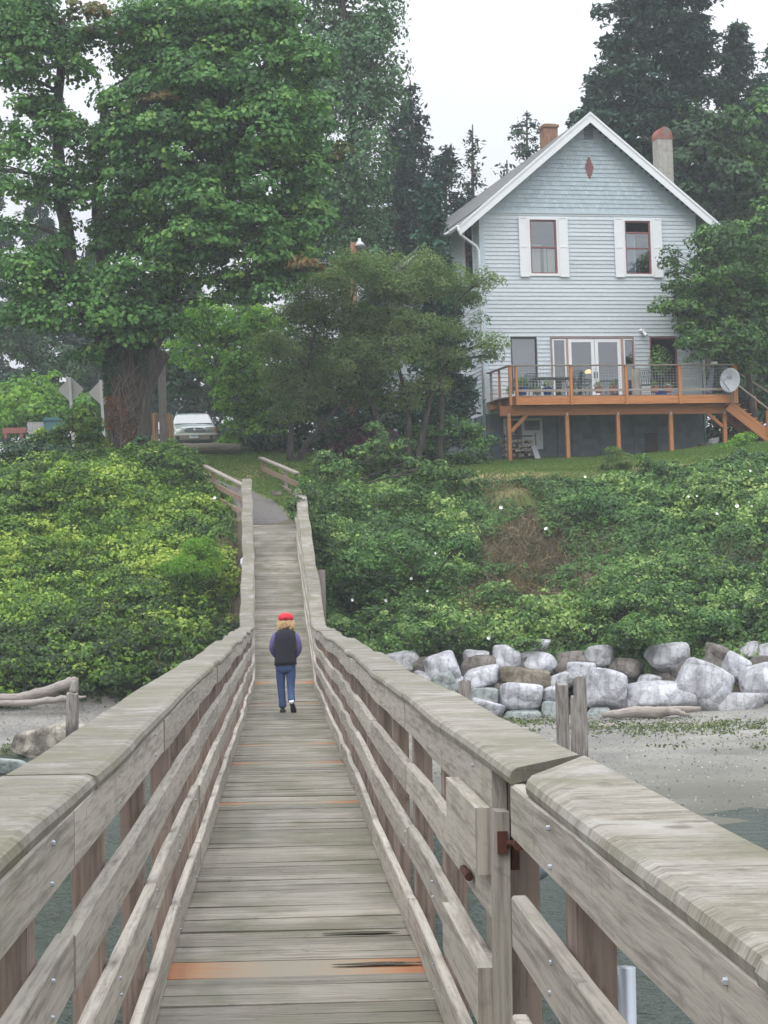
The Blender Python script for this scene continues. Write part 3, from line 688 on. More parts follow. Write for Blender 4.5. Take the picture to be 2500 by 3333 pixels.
# ------------------------------------------------------------------ timber deck in front of the house
DV = -2.5; dk_ = thing('deck', 'cedar coloured raised timber deck with wire mesh railing in front of the blue house', 'deck', tuple(HP(1, DV, 0)))
d0, zr1 = FP(1679, 1282, DV); d1, zr0 = FP(2384, 1306, DV); zb1 = zr0-.01; zb0 = FP(1900, 1348, DV)[1]
dB = FP(1627, 1340, DV+.35)[0]
zr1 = FP(1900, 1289, DV)[1]; zr0 = FP(1900, 1316, DV)[1]; zcap = FP(1900, 1190, DV)[1]
D3 = lambda x, y, z: HP(x, y, z)
mb = MB()
k = 0; v = DV
while v < -.05:
    x0 = max(.02, d0-(0 if v < DV+.6 else (v-DV-.6)*1.2)) ; mb.fbox(D3, d0 if v < DV+.35 else max(.0, d0-(v-DV)*.62), d1+.05, v, v+.13, zr1, zr1+.035, 0, random.random()); v += .14
mb.build('floor', M['greywood'], dk_)
mb = MB(); mb.fbox(D3, d0, d1, DV-.04, DV, zr0, zr1-.005, 0, .7); mb.build('rim_board', M['cedar'], dk_)
mb = MB(); mb.hexa([HP(0.0, -.3, zr0+.02), HP(d0-.02, DV+.02, zr0+.02), HP(d0-.02, DV+.07, zr0+.02), HP(0.03, -.26, zr0+.02), HP(0.0, -.3, zr1-.005), HP(d0-.02, DV+.02, zr1-.005), HP(d0-.02, DV+.07, zr1-.005), HP(0.03, -.26, zr1-.005)], 0, .4); mb.build('rim_board', M['cedar'], dk_)
mb = MB(); mb.fbox(D3, dB, d1+.15, DV+.3, DV+.42, zb0, zr0-.003, 0, .15); mb.build('beam', M['cedar'], dk_)
mb = MB(); u = d0+.3
while u < d1: mb.fbox(D3, u, u+.04, DV+.02, -.02, zr0, zr1-.01, 0, .1); u += .41
mb.build('joists', M['cedar'], dk_)
fr_ = [1667, 1679+7, 1857, 2036, 2210, 2387]
for i, x in enumerate((1658, 1679, 1857, 2036, 2210, 2386)):
    u = FP(x, 1250, DV)[0]; wd = .10
    mb = MB(); mb.fbox(D3, u-wd/2, u+wd/2, DV-.13, DV-.043, zr0-.02, zcap-.02, 0, .6); 
    mb.build('rail_post', M['cedar'], dk_)
u = d1+.14; mb = MB(); mb.fbox(D3, u-.05, u+.06, DV-.1, DV+.01, zr0-.02, zcap-.02, 0, .5); mb.build('rail_post', M['cedar'], dk_)
ul = FP(1658, 1250, DV)[0]
for t_ in (.5, .93):
    p = HP(ul, DV, 0).lerp(HP(.1, -.25, 0), t_); mb = MB(); mb.box((p.x, p.y, HP(0, 0, (zr0+zcap)/2).z), .09, .09, zcap-zr0-.02, None, 0, .3); mb.build('rail_post', M['greywood'] if t_ > .9 else M['cedar'], dk_)
mb = MB(); mb.fbox(D3, ul-.06, d1+.28, DV-.16, DV+.0, zcap-.02, zcap+.02, 0, .4); mb.build('rail_cap', M['greywood'], dk_)
mb = MB(); mb.beam(HP(ul-.02, DV-.05, zcap-.001), HP(.05, -.2, zcap-.001), .14, .04, 0, .2); mb.build('rail_cap', M['greywood'], dk_)
mb = MB(); z = zr1+.16; mb.fbox(D3, d0+.05, d1, DV-.07, DV-.035, z, z+.09, 0, .5); mb.build('lower_rail', M['greywood'], dk_)
mb = MB()
posts_u = [FP(x, 1250, DV)[0] for x in (1679, 1857, 2036, 2210, 2386)]
for a, b in zip(posts_u, posts_u[1:]):
    n_ = int((b-a)/.11)
    for k in range(1, n_): x = a+(b-a)*k/n_; mb.tube([HP(x, DV-.05, z+.09), HP(x, DV-.05, zcap-.03)], .0045, 4, caps=False)
    for k in range(1, 8): zz = z+.09+(zcap-.03-z-.09)*k/8; mb.tube([HP(a+.05, DV-.05, zz), HP(b-.05, DV-.05, zz)], .0045, 4, caps=False)
mb.build('wire_mesh', plain('mesh_wire', (.34, .37, .36), .5, .05, 4, .4), dk_)
for i, (x, yb) in enumerate(((1657, 1500), (1846, 1512), (2012, 1500), (2184, 1490), (2359, 1462))):
    u = FP(x, 1400, DV+.36)[0]; p = HP(u, DV+.36, 0); zg = gz(p.x, p.y)-C0.z
    mb = MB(); mb.fbox(D3, u-.065, u+.065, DV+.295, DV+.425, zg-.15, zb0-.003, 0, .45); po = mb.build('support_post', M['cedar'], dk_)
    mb = MB(); mb.box(HP(u, DV+.285, zb0+.03), .05, .02, .10); mb.build('bracket', M['steel'], po)
for (x0, y0, x1, y1) in ((1664, 1405, 1718, 1346), (2352, 1388, 2300, 1342)):
    a = FP(x0, y0, DV+.36); b = FP(x1, y1, DV+.36); mb = MB(); mb.beam(HP(a[0], DV+.36, a[1]), HP(b[0], DV+.36, b[1]), .08, .12, 0, .4); mb.build('brace', M['cedar'], dk_)
# stairs down to the right
st = thing('staircase', 'cedar outdoor stairs going down from the right end of the deck', 'stairs', tuple(HP(d1+1, DV, 0)))
a = FP(2372, 1318, DV); b = FP(2535, 1447, DV)
for vv in (DV-.02, DV+1.05):
    mb = MB(); mb.beam(HP(a[0], vv, a[1]-.02), HP(b[0], vv, b[1]-.02), .05, .42, 0, .3); mb.build('stringer', M['cedar'], st)
n_ = 9
for k in range(n_):
    x = a[0]+(b[0]-a[0])*(k+.5)/n_; z_ = a[1]+(b[1]-a[1])*(k+.5)/n_+.22
    mb = MB(); mb.fbox(D3, x-.16, x+.14, DV-.04, DV+1.1, z_, z_+.04, 0, .4); mb.fbox(D3, x-.14, x-.12, DV, DV+1.05, z_-.2, z_, 0, .1); mb.build('tread', M['cedar'], st)
for (x0, y0, x1, y1, vv) in ((2392, 1246, 2540, 1362, DV-.04), (2395, 1208, 2540, 1302, DV+1.05)):
    p = FP(x0, y0, vv); r = FP(x1, y1, vv); mb = MB(); mb.beam(HP(p[0], vv, p[1]), HP(r[0], vv, r[1]), .09, .05, 0, .6); mb.build('handrail', M['greywood'], st)
for x, vv in ((2458, DV+1.05), (2500, DV-.05)):
    p = FP(x, 1340 if x < 2480 else 1390, vv); mb = MB(); mb.fbox(D3, p[0]-.05, p[0]+.05, vv-.05, vv+.05, p[1]-.35, p[1]+.62, 0, .4); mb.build('rail_post', M['cedar'], st)

# satellite dish on its pipe
dc = HP(FP(2376, 1238, DV-.5)[0], DV-.5, FP(2376, 1238, DV-.5)[1]); ax = Vector((-.28, -.88, .30)).normalized()
ds = thing('satellite_dish', 'grey white oval satellite dish mounted on the deck corner post', 'dish', tuple(dc))
mb = MB(); x_ = ax.cross(Vector((0, 0, 1))).normalized(); y_ = x_.cross(ax); rings = []
for r, z_ in ((.002, -.10), (.12, -.09), (.24, -.06), (.36, -.01), (.43, .03), (.44, .02), (.36, -.03), (.24, -.08), (.12, -.11), (.002, -.12)):
    rings.append([dc + ax*z_ + (x_*math.cos(k*.2618)*.84 + y_*math.sin(k*.2618)*1.12)*r for k in range(24)])
mb.sweep(rings); mb.build('reflector', plain('dish_grey', (.36, .37, .39), .5, .05), ds, smooth=True)
mb = MB(); lnb = dc + ax*.34 + x_*.18 - y_*.10; mb.tube([dc - y_*.42, lnb - y_*.12, lnb], .02, 6); mb.box(lnb, .16, .14, .10); mb.build('arm', plain('lnb_grey', (.30, .32, .34), .5), ds)
mb = MB(); mb.tube([dc - ax*.12, dc - ax*.2 - Vector((0, 0, .2)), HP(d1-.02, DV-.08, zr0-.05)], .03, 8); mb.build('mast', M['steel'], ds)
mb = MB(); 
for k in range(3): mb.tube([dc + ax*(-.062) + x_*(.04+.05*j) + y_*(.12+.07*k+.02*math.sin(j*2)) for j in range(-2, 3)], .014, 5, caps=False)
mb.build('emblem', plain('faded_logo', (.25, .28, .33), .6), ds)

# ---- things on the deck
def frp(px, py, v): u, z_ = FP(px, py, v); return HP(u, v, z_)
FZ = C0.z + zr1 + .036
dg = plain('dark_green_iron', (.03, .06, .055), .5)
u = FP(1800, 1240, -1.5)[0]; p = HP(u, -1.5, 0)
tb = thing('patio_table', 'dark green metal patio table on the deck beside the blue pots', 'table', (p.x, p.y, FZ))
mb = MB(); mb.fbox(lambda x, y, z: HP(x, y, z)+Vector((0, 0, FZ-C0.z)), u-.75, u+.75, -1.9, -1.1, .70, .73); mb.build('tabletop', dg, tb)
for x in (-.68, .68):
    for y in (-1.85, -1.15):
        mb = MB(); mb.tube([HP(u+x, y, FZ-C0.z), HP(u+x*.9, y, FZ-C0.z+.7)], .02, 6); mb.build('leg', dg, tb)
def chair(px, v, rz, lab, first=None):
    u = FP(px, 1250, v)[0]; p = HP(u, v, 0)
    if first: return clone(first, (p.x, p.y, FZ), lab, rz)
    c = thing('patio_chair', lab, 'chair', (0, 0, 0), 'dark green metal chairs on the deck')
    mb = MB(); mb.box((0, 0, .43), .46, .44, .03); 
    mb.build('seat', dg, c)
    mb = MB()
    for k in range(6): mb.tube([(-.2+.08*k, .21, .46), (-.2+.08*k+.03, .27, .95)], .010, 4); mb.tube([(.2-.08*k, .21, .46), (.2-.08*k-.03, .27, .95)], .010, 4)
    mb.tube([(-.23, .2, .45), (-.24, .27, .9), (-.15, .28, 1.0), (.15, .28, 1.0), (.24, .27, .9), (.23, .2, .45)], .017, 6); mb.build('backrest', dg, c)
    for s_ in (-1, 1):
        mb = MB(); mb.tube([(s_*.22, .24, .66), (s_*.27, 0, .66), (s_*.27, -.2, .62), (s_*.22, -.2, .44)], .016, 6); mb.build('armrest', dg, c)
        for y in (-.2, .2): mb = MB(); mb.tube([(s_*.21, y, .43), (s_*.23, y*1.1, 0)], .016, 6); mb.build('leg', dg, c)
    c.location = (p.x, p.y, FZ); c.rotation_euler = (0, 0, rz); return c
ch1 = chair(1735, -1.0, .2, 'dark green lattice back chair behind the patio table, nearest the left pots')
chair(1870, -1.3, -1.9, 'dark green chair at the right end of the patio table, seen side on', ch1)
chair(1893, -1.75, .25, 'dark green high back chair standing before the left glass door', ch1)
chair(2103, -1.7, .0, 'pale green lattice chair right of the upright plank on the deck', ch1)
def leaves(name, P, N, size, tint, mt, parent=None, asp=.6, fold=.25):
    """many leaf-sized folded faces as one mesh; P,N (n,3)"""
    n = len(P); r = RNG.normal(size=(n, 3)); N = N/np.maximum(np.linalg.norm(N, axis=1, keepdims=True), 1e-6)
    T = np.cross(N, r); T /= np.maximum(np.linalg.norm(T, axis=1, keepdims=True), 1e-6); B = np.cross(N, T)
    s = np.asarray(size).reshape(-1, 1)*np.ones((n, 1)); 
    v = np.empty((n, 4, 3)); v[:, 0] = P - T*s*.5; v[:, 1] = P + B*s*asp*.5 + N*s*fold*.5 + T*s*.05; v[:, 2] = P + T*s*.5; v[:, 3] = P - B*s*asp*.5 + N*s*fold*.5 + T*s*.05
    me = bpy.data.meshes.new(name); me.vertices.add(n*4); me.vertices.foreach_set('co', v.reshape(-1).astype(np.float32))
    me.loops.add(n*6); me.polygons.add(n*2)
    b = np.arange(n)*4; lp_ = np.stack([b, b+2, b+1, b, b+3, b+2], 1).reshape(-1)
    me.loops.foreach_set('vertex_index', lp_.astype(np.int32)); me.polygons.foreach_set('loop_start', (np.arange(n*2)*3).astype(np.int32))
    try: me.polygons.foreach_set('loop_total', np.full(n*2, 3, np.int32))
    except Exception: pass
    a = me.attributes.new('tint', 'FLOAT', 'FACE'); a.data.foreach_set('value', np.repeat(np.clip(tint, 0, 1), 2).astype(np.float32))
    me.materials.append(mt); me.update(calc_edges=True)
    o = bpy.data.objects.new(name, me); COL.objects.link(o)
    if parent: setp(o, parent)
    return o
G = {}
G['mid'] = leafmat('mid_green_leaves', [(0, (.012, .035, .010)), (.5, (.045, .115, .028)), (1, (.11, .21, .05))])
G['pot'] = leafmat('pot_plant_leaves', [(0, (.04, .09, .02)), (1, (.16, .28, .08))])
G['red'] = leafmat('red_petals', [(0, (.35, .01, .01)), (1, (.60, .03, .03))], .1)
G['whitep'] = leafmat('pale_petals', [(0, (.45, .50, .38)), (1, (.72, .74, .68))], .1)
def ball(c, rx, ry, rz, n, up=.5):
    d = RNG.normal(size=(n, 3)); d /= np.linalg.norm(d, axis=1, keepdims=True); r = RNG.uniform(.5, 1, (n, 1))
    return np.array(c)+d*r*np.array([rx, ry, rz]), d+RNG.normal(size=(n, 3))*.4+np.array([0, 0, up])
def pot(px, py, v, lab, col, r, h, kinds, zoff=0):
    p = frp(px, py, v); z_ = FZ+zoff; t = thing('flower_pot', lab, 'potted plant', (p.x, p.y, z_), 'pots along the deck railing')
    mb = MB(); mb.lathe((p.x, p.y, z_), [(.001, 0), (r*.7, 0), (r, h*.9), (r*1.08, h*.9), (r*1.08, h), (r*.9, h), (r*.85, h*.85), (.001, h*.85)], 14); mb.build('pot', col, t, smooth=False)
    for nm, mt, rr, hh, n in kinds:
        P, N = ball((p.x, p.y, z_+h+hh*.5), rr, rr, hh*.6, n); leaves(nm, P, N, .07, RNG.random(n), mt, t)
bp = plain('blue_glaze', (.02, .05, .24), .3, .1); tc_ = plain('terracotta', (.42, .15, .09), .8)
FO_ = ('foliage', G['pot'])
pot(1700, 1260, -2.15, 'big blue glazed pot with a bushy green plant at the left corner of the deck', bp, .19, .30, [('foliage', G['pot'], .30, .38, 260)], .05)
pot(1782, 1262, -2.15, 'blue glazed pot with green plant, second from the left corner', bp, .19, .26, [('foliage', G['pot'], .22, .30, 200)], .05)
pot(1748, 1272, -2.2, 'small low pot with sparse foliage between the two blue pots', plain('dull_pot', (.18, .17, .14), .8), .13, .14, [('foliage', G['pot'], .18, .12, 90)], .05)
for x, lab, red in ((1948, 'terracotta pot with white trailing and red flowers left of the middle railing post', 1), (1995, 'terracotta pot of red geraniums nearest the middle railing post', 1), (2132, 'terracotta pot of bright red geraniums right of the upright plank', 1), (2176, 'terracotta pot with red flowers above white ones by the fourth post', 1)):
    k = [('foliage', G['pot'], .17, .22, 120), ('blossom', G['red'], .12, .20, 26), ('trailing_flowers', G['whitep'], .20, .12, 90 if x in (1948, 2176) else 25)]
    pot(x, 1265, -2.2, lab, tc_, .15, .20, k, .10)
# potted tree in front of the right window
p = frp(2150, 1250, -.8); t = thing('potted_tree', 'leafy potted tree before the dark window on the deck', 'potted tree', (p.x, p.y, FZ))
mb = MB(); mb.lathe((p.x, p.y, FZ), [(.001, 0), (.2, 0), (.25, .35), (.001, .35)], 12); mb.build('pot', bp, t); mb = MB(); mb.tube([(p.x, p.y, FZ+.3), (p.x+.05, p.y, FZ+1.0), (p.x, p.y, FZ+1.7)], .025, 6); mb.build('trunk', M['dark'], t)
P, N = ball((p.x, p.y, FZ+1.45), .5, .4, .65, 500); leaves('foliage', P, N, .10, RNG.random(500), G['pot'], t)
# upright plank, closed parasol, white bowl
p = frp(2071, 1240, -2.2); t = MB(); t.box((p.x, p.y, FZ+.5), .30, .06, .95, None, 0, .6); tag(t.build('upright_board', M['pile'], None, bevel=.01), 'weathered wide board standing upright on the deck by the middle railing post', 'board')
p = frp(2312, 1240, -2.0); t = thing('parasol', 'closed lilac blue parasol leaning at the right end of the deck', 'parasol', (p.x, p.y, FZ)); mb = MB(); top = Vector((p.x+.12, p.y, FZ+1.0)); bot = Vector((p.x-.12, p.y, FZ+.0)); mb.tube([bot, bot.lerp(top, .1), bot.lerp(top, .5), bot.lerp(top, .95), top], [.03, .14, .11, .06, .03], 10); mb.build('canopy', plain('lilac_canvas', (.28, .29, .40), .9), t); mb = MB(); mb.tube([top-Vector((0, 0, .05)), top+Vector((.02, 0, .15))], .015, 6); mb.build('pole', M['greywood'], t)
p = frp(2325, 1186, DV-.08); mb = MB(); mb.lathe((p.x, p.y, C0.z+zcap+.022), [(.001, 0), (.11, 0), (.13, .05), (.07, .09), (.001, .09)], 12); tag(mb.build('bowl', M['white'], None, smooth=True), 'small white dish resting on the deck rail cap near the satellite dish', 'bowl')
p = frp(1660, 1265, -2.0); P, N = ball((p.x, p.y, FZ+.22), .16, .14, .24, 160); tag(leaves('round_shrub', P, N, .07, RNG.random(160), G['pot']), 'small round grey green plant inside the left railing corner', 'plant')
# under the deck: firewood rack, leaning boards, pipe, crate
t = thing('firewood_rack', 'dark iron rack stacked with firewood below the left end of the deck', 'firewood rack', tuple(frp(1690, 1490, -1.0)))
a, z_ = FP(1640, 1495, -1.0); b, z2 = FP(1738, 1420, -1.0); mb = MB()
for zz in (z_+.05, (z_+z2)/2, z2): mb.fbox(D3, a, b, -1.2, -1.16, zz, zz+.03); mb.fbox(D3, a, b, -.8, -.76, zz, zz+.03)
for u in (a, (a+b)/2, b): mb.fbox(D3, u-.015, u+.015, -1.215, -1.17, z_-.1, z2+.1)
mb.build('frame', dk, t); mb = MB()
for r in range(4):
    for c_ in range(9):
        if random.random() < .2: continue
        u = a+.07+c_*.12+random.uniform(-.02, .02); zz = z_+.13+r*.17+random.uniform(-.02, .02); mb.tube([HP(u, -1.25, zz), HP(u+.02, -.75, zz)], random.uniform(.05, .065), 6, 0, random.random())
fwd = mb.build('firewood', wood('split_wood', (.12, .10, .08), (.34, .29, .24)), t); stuff(fwd); del fwd['kind']
mb = MB(); p1 = frp(1756, 1508, -1.6); p0 = frp(1736, 1448, -1.2); mb.beam(p0, p1, .22, .03); tag(mb.build('leaning_board', plain('pale_board', (.36, .38, .40), .7), None), 'pale board leaning against the firewood rack under the deck', 'board')
mb = MB(); a = FP(2288, 1345, -.12); b = FP(2294, 1450, -.12); mb.tube([HP(a[0], -.2, a[1]), HP(b[0], -.2, b[1]-.2)], .05, 8); tag(mb.build('drain_pipe', plain('green_pipe', (.05, .20, .16), .5), None, smooth=True), 'green drain pipe at the right corner under the deck', 'pipe')
p = frp(2320, 1465, -1.0); mb = MB(); 
for k in range(7): mb.box((p.x-.7+.2*k, p.y+random.uniform(-.2, .2), p.z+.05+.08*(k % 3)), random.uniform(.3, .7), .5, .06, Matrix.Rotation(random.uniform(-.3, .3), 3, 'Y'), 0, random.random())
tag(mb.build('plank_pile', M['dark'], None), 'low dark pile of old boards under the right end of the deck', 'planks')
p = frp(2322, 1438, -1.0); mb = MB(); mb.lathe(p-Vector((0, 0, .15)), [(.001, 0), (.17, .02), (.2, .2), (.12, .27), (.001, .28)], 9); mb.lathe(p+Vector((.15, 0, 0)), [(.001, 0), (.06, .02), (.08, .15), (.001, .17)], 8); tag(mb.build('white_bag', M['white'], None), 'crumpled white bag lying on the board pile beside the green pipe', 'bag')
p = frp(1876, 1502, -.9); mb = MB(); mb.box(p, .5, .4, .14); tag(mb.build('bin_lid', plain('dark_green_plastic', (.02, .06, .05), .5), None, bevel=.03), 'low dark green tub on the ground behind the second deck support', 'tub')
# ------------------------------------------------------------------ vegetation
G['maple'] = leafmat('maple_leaves', [(0, (.018, .052, .015)), (.45, (.052, .138, .034)), (.8, (.095, .21, .048)), (1, (.17, .27, .06))], .3)
G['maplered'] = leafmat('turning_leaves', [(0, (.05, .08, .02)), (.6, (.10, .10, .03)), (1, (.17, .09, .035))], .2)
G['poplar'] = leafmat('poplar_leaves', [(0, (.022, .058, .026)), (.5, (.052, .122, .045)), (1, (.12, .21, .10))], .2)
G['fir'] = leafmat('fir_needles', [(0, (.010, .030, .022)), (.5, (.026, .064, .044)), (1, (.055, .11, .062))], .05, .7)
G['spruce'] = leafmat('blue_fir_needles', [(0, (.014, .045, .032)), (1, (.05, .12, .075))], .05, .7)
G['wisp'] = leafmat('feathery_leaves', [(0, (.050, .090, .032)), (.5, (.105, .170, .058)), (.8, (.165, .225, .085)), (1, (.23, .24, .11))], .3, .8)
G['lime'] = leafmat('lime_leaves', [(0, (.035, .095, .012)), (.5, (.10, .22, .025)), (1, (.21, .34, .05))], .4)
G['plum'] = leafmat('fruit_tree_leaves', [(0, (.015, .040, .012)), (.5, (.042, .105, .024)), (1, (.12, .22, .05))], .25)
G['dark'] = leafmat('dark_leaves', [(0, (.008, .025, .012)), (.6, (.022, .060, .022)), (1, (.05, .105, .035))], .15)
G['purple'] = leafmat('purple_leaves', [(0, (.025, .010, .012)), (1, (.085, .03, .035))], .15)
G['bankl'] = leafmat('bramble_leaves_left', [(0, (.018, .035, .010)), (.3, (.035, .080, .014)), (.6, (.085, .165, .020)), (.85, (.17, .27, .035)), (1, (.27, .34, .06))], .3)
G['bankr'] = leafmat('bramble_leaves_right', [(0, (.015, .030, .011)), (.35, (.035, .080, .020)), (.65, (.07, .145, .035)), (.9, (.13, .22, .06)), (1, (.24, .32, .10))], .3)
G['straw'] = leafmat('dry_stems', [(0, (.07, .05, .03)), (.5, (.16, .12, .07)), (1, (.34, .27, .16))], .1, .9)
G['grass'] = leafmat('grass_blades', [(0, (.04, .085, .015)), (.6, (.09, .16, .03)), (1, (.20, .22, .08))], .3, .7)
G['bark'] = q = mat('bark', (.10, .08, .06), .95); g = NG(q); n1 = g.noise(g.coord('Object', (4, 4, .8)), 2.5, 5, .7); t = g.attr('tint')
c = g.ramp(n1, [(.3, (.025, .021, .018)), (.55, (.072, .062, .052)), (.75, (.14, .125, .11))]); g.base(c); g.bump(n1, .8, .06)
G['firbark'] = plain('fir_bark', (.07, .055, .045), .95, .3, 4)

def unit(n, zmin=-1.0):
    d = RNG.normal(size=(int(n*2.2)+8, 3)); d /= np.linalg.norm(d, axis=1, keepdims=True); d = d[d[:, 2] > zmin]
    while len(d) < n: d = np.concatenate([d, d])
    return d[:n]
DM = 2.6      # overall leaf density
def cloud(C, Rr, dens, cs, leaf, squash=.6, shell=.55, flat_=.15, sparse=1.0, zbias=.35, jit=.45, dsl=None, tb=None):
    """leaf positions/normals/tints in drooping dome-shaped sprays filling the ellipsoids"""
    Ps, Ns, Ts = [], [], []
    for i, (c, R) in enumerate(zip(C, Rr)):
        ds = dsl[i] if dsl else 1; c = np.array(c); R = np.array(R)
        nc = max(4, int(dens*ds*1.35*(R[0]*R[2]+R[0]*R[1]+R[1]*R[2])/(cs*cs)))
        dr = unit(nc); rr = RNG.uniform(shell, 1.0, (nc, 1)); cc = c+dr*rr*R
        s = cs*RNG.uniform(.6, 1.35, nc); ct = RNG.uniform(.15, .85, nc)+(tb[i] if tb is not None else 0)
        nl = (leaf['n']*sparse*DM*.75*(s/cs)**2).astype(int)+2; idx = np.repeat(np.arange(nc), nl); n = len(idx)
        dd = unit(n, -.25); rad = RNG.uniform(.55, 1.08, (n, 1))**.7; S = s[idx][:, None]
        P = cc[idx]+dd*rad*S*np.array([1, 1, squash])+np.stack([np.zeros(n), np.zeros(n), -flat_*S[:, 0]*(dd[:, 0]**2+dd[:, 1]**2)], 1)
        Ps.append(P); Ns.append(dd+dr[idx]*.35+RNG.normal(size=(n, 3))*jit+np.array([0, 0, zbias])); Ts.append(ct[idx]+RNG.normal(size=n)*.16)
    return np.concatenate(Ps), np.concatenate(Ns), np.concatenate(Ts)
def blob_leaves(blobs, d, dens, cs, leaf, **k):
    """blobs: (px,py,rx,ry[,depth offset[,density]])"""
    C, Rr, dsl = [], [], []
    for b in blobs:
        px, py, rx, ry = b[:4]; D = d+(b[4] if len(b) > 4 else RNG.uniform(-1.2, 1.2)); dsl.append(b[5] if len(b) > 5 else 1)
        C.append(np.array(at(px, py, D))); kk = D/FPX; Rr.append(np.array([rx*kk, (rx+ry)*.5*kk, ry*kk]))
    P, N, T = cloud(C, Rr, dens, cs, leaf, dsl=dsl, **k)
    return P, N, T, list(zip(C, Rr))
def limb(mb, a, b, r0, r1, sag=.0, n=6, wig=.12):
    a = Vector(a); b = Vector(b); L = (b-a).length; pts = []
    off = Vector((RNG.normal(), RNG.normal(), 0))*L*wig
    for i in range(n+1):
        t = i/n; p = a.lerp(b, t) + off*math.sin(math.pi*t)*.5 + Vector((0, 0, sag*L*math.sin(math.pi*t))); pts.append(p)
    mb.tube(pts, [r0+(r1-r0)*(i/n)**.8 for i in range(n+1)], 7)
    return pts
def tree(name, label, cat, base, blobs, d, mt, leaf, dens=1.0, cs=.5, stems=None, bark='bark', group=None, r=.3, **k):
    t = thing(name, label, cat, tuple(base), group)
    P, N, T, Cs = blob_leaves(blobs, d, dens, cs, leaf, **k)
    sz = leaf['s']*RNG.uniform(.7, 1.3, len(P)); leaves('crown', P, N, sz, T, G[mt], t, leaf.get('asp', .65))
    mb = MB()
    if stems is None: stems = [[tuple(base), tuple(np.array(Cs[len(Cs)//2][0])*np.array([1, 1, 0])+np.array([0, 0, base[2]+(Cs[len(Cs)//2][0][2]-base[2])*.8]))]]
    sp = []
    for s in stems:
        pts = [Vector(p) for p in s]; full = []
        for i in range(len(pts)-1):
            for j in range(5): full.append(pts[i].lerp(pts[i+1], j/5)+Vector((RNG.normal(), RNG.normal(), 0))*r*.08)
        full.append(pts[-1]); n = len(full); rs = [r*(1-.8*i/n) for i in range(n)]
        mb.tube(full, rs, 10); sp += [(p, q_) for p, q_ in zip(full, rs)][n//4:]
    for c, R in Cs:
        c = Vector(c); low = [q_ for q_ in sp if q_[0].z < c.z+.2] or sp; p, rr = min(low, key=lambda q_: (q_[0]-c).length+abs(q_[0].z-(c.z-(q_[0]-c).length*.5))*.5)
        e = limb(mb, p, c, rr*.45, .03, .06)
        for _ in range(3):
            v = Vector(unit(1, -.2)[0]); limb(mb, e[3], c+Vector((v.x*R[0], v.y*R[1], v.z*R[2]))*.8, rr*.2, .015, .05, 4)
    mb.build('trunk', G[bark], t, smooth=True)
    return t
def conifer(label, px, ptop, pbase, d, spread, n_br=70, mt='fir', lean=0, full=.9, dens=1.0, taper=.8, gap=0, group='tall conifers behind the house', ls=.30, low=None):
    g0 = at(px, pbase, d); top = at(px+lean, ptop, d); base = Vector((g0.x, g0.y, gz(g0.x, g0.y)-.2)); H = (top-base).length
    t = thing('conifer_tree', label, 'conifer', tuple(base), group); mb = MB(); ax = (top-base)
    mb.tube([base, base+ax*.3, base+ax*.65, top], [H*.018, H*.014, H*.008, .03], 8)
    R = spread*d/FPX; z0 = max(.05, (base.z and ((at(px, low, d).z-base.z)/ (top.z-base.z))) if low else .12)
    Ps, Ns, Ts = [], [], []
    for i in range(n_br):
        f = z0+(1-z0)*(i/n_br)**.9; f = min(.985, f+RNG.uniform(-.01, .01))
        rl = R*(1-max(0, (f-z0)/(1-z0)))**taper*RNG.uniform(.55, 1.15)+.15
        if RNG.random() < gap: rl *= .45
        a = RNG.uniform(0, 6.283); p = base+ax*f; dirv = Vector((math.cos(a), math.sin(a), 0)); up_ = .25*(f-.4)
        pts = [p + dirv*rl*s + Vector((0, 0, rl*(up_*s - .28*s*s + .16*s**3))) for s in (0, .33, .66, 1)]
        mb.tube(pts, [.05+.012*rl, .035, .02, .008], 4, caps=False)
        m_ = max(14, int(rl*75*dens)); s = RNG.uniform(.12, 1, m_)**.8; side = dirv.cross(Vector((0, 0, 1)))
        w_ = RNG.normal(size=m_)*(.2+.16*rl*(1-s)+.06); dz = -np.abs(RNG.normal(size=m_))*.28-np.abs(w_)*.3+.06
        c_ = np.array(p)[None]+np.array(dirv)[None]*(rl*s)[:, None]+np.array(side)[None]*w_[:, None]+np.array([0, 0, 1])[None]*((rl*(up_*s-.28*s*s+.16*s**3))+dz+.08)[:, None]
        Ps.append(c_); Ns.append(RNG.normal(size=(m_, 3))*.55+np.array([0, 0, .8])); Ts.append(RNG.uniform(.1, .8)+RNG.normal(size=m_)*.15)
    P, N, T = np.concatenate(Ps), np.concatenate(Ns), np.concatenate(Ts)
    leaves('crown', P, N, ls*RNG.uniform(.6, 1.3, len(P)), T, G[mt], t, .42); mb.build('trunk', G['firbark'], t, smooth=True)
    return t
LF = {'n': 36, 's': .155, 'asp': .85}
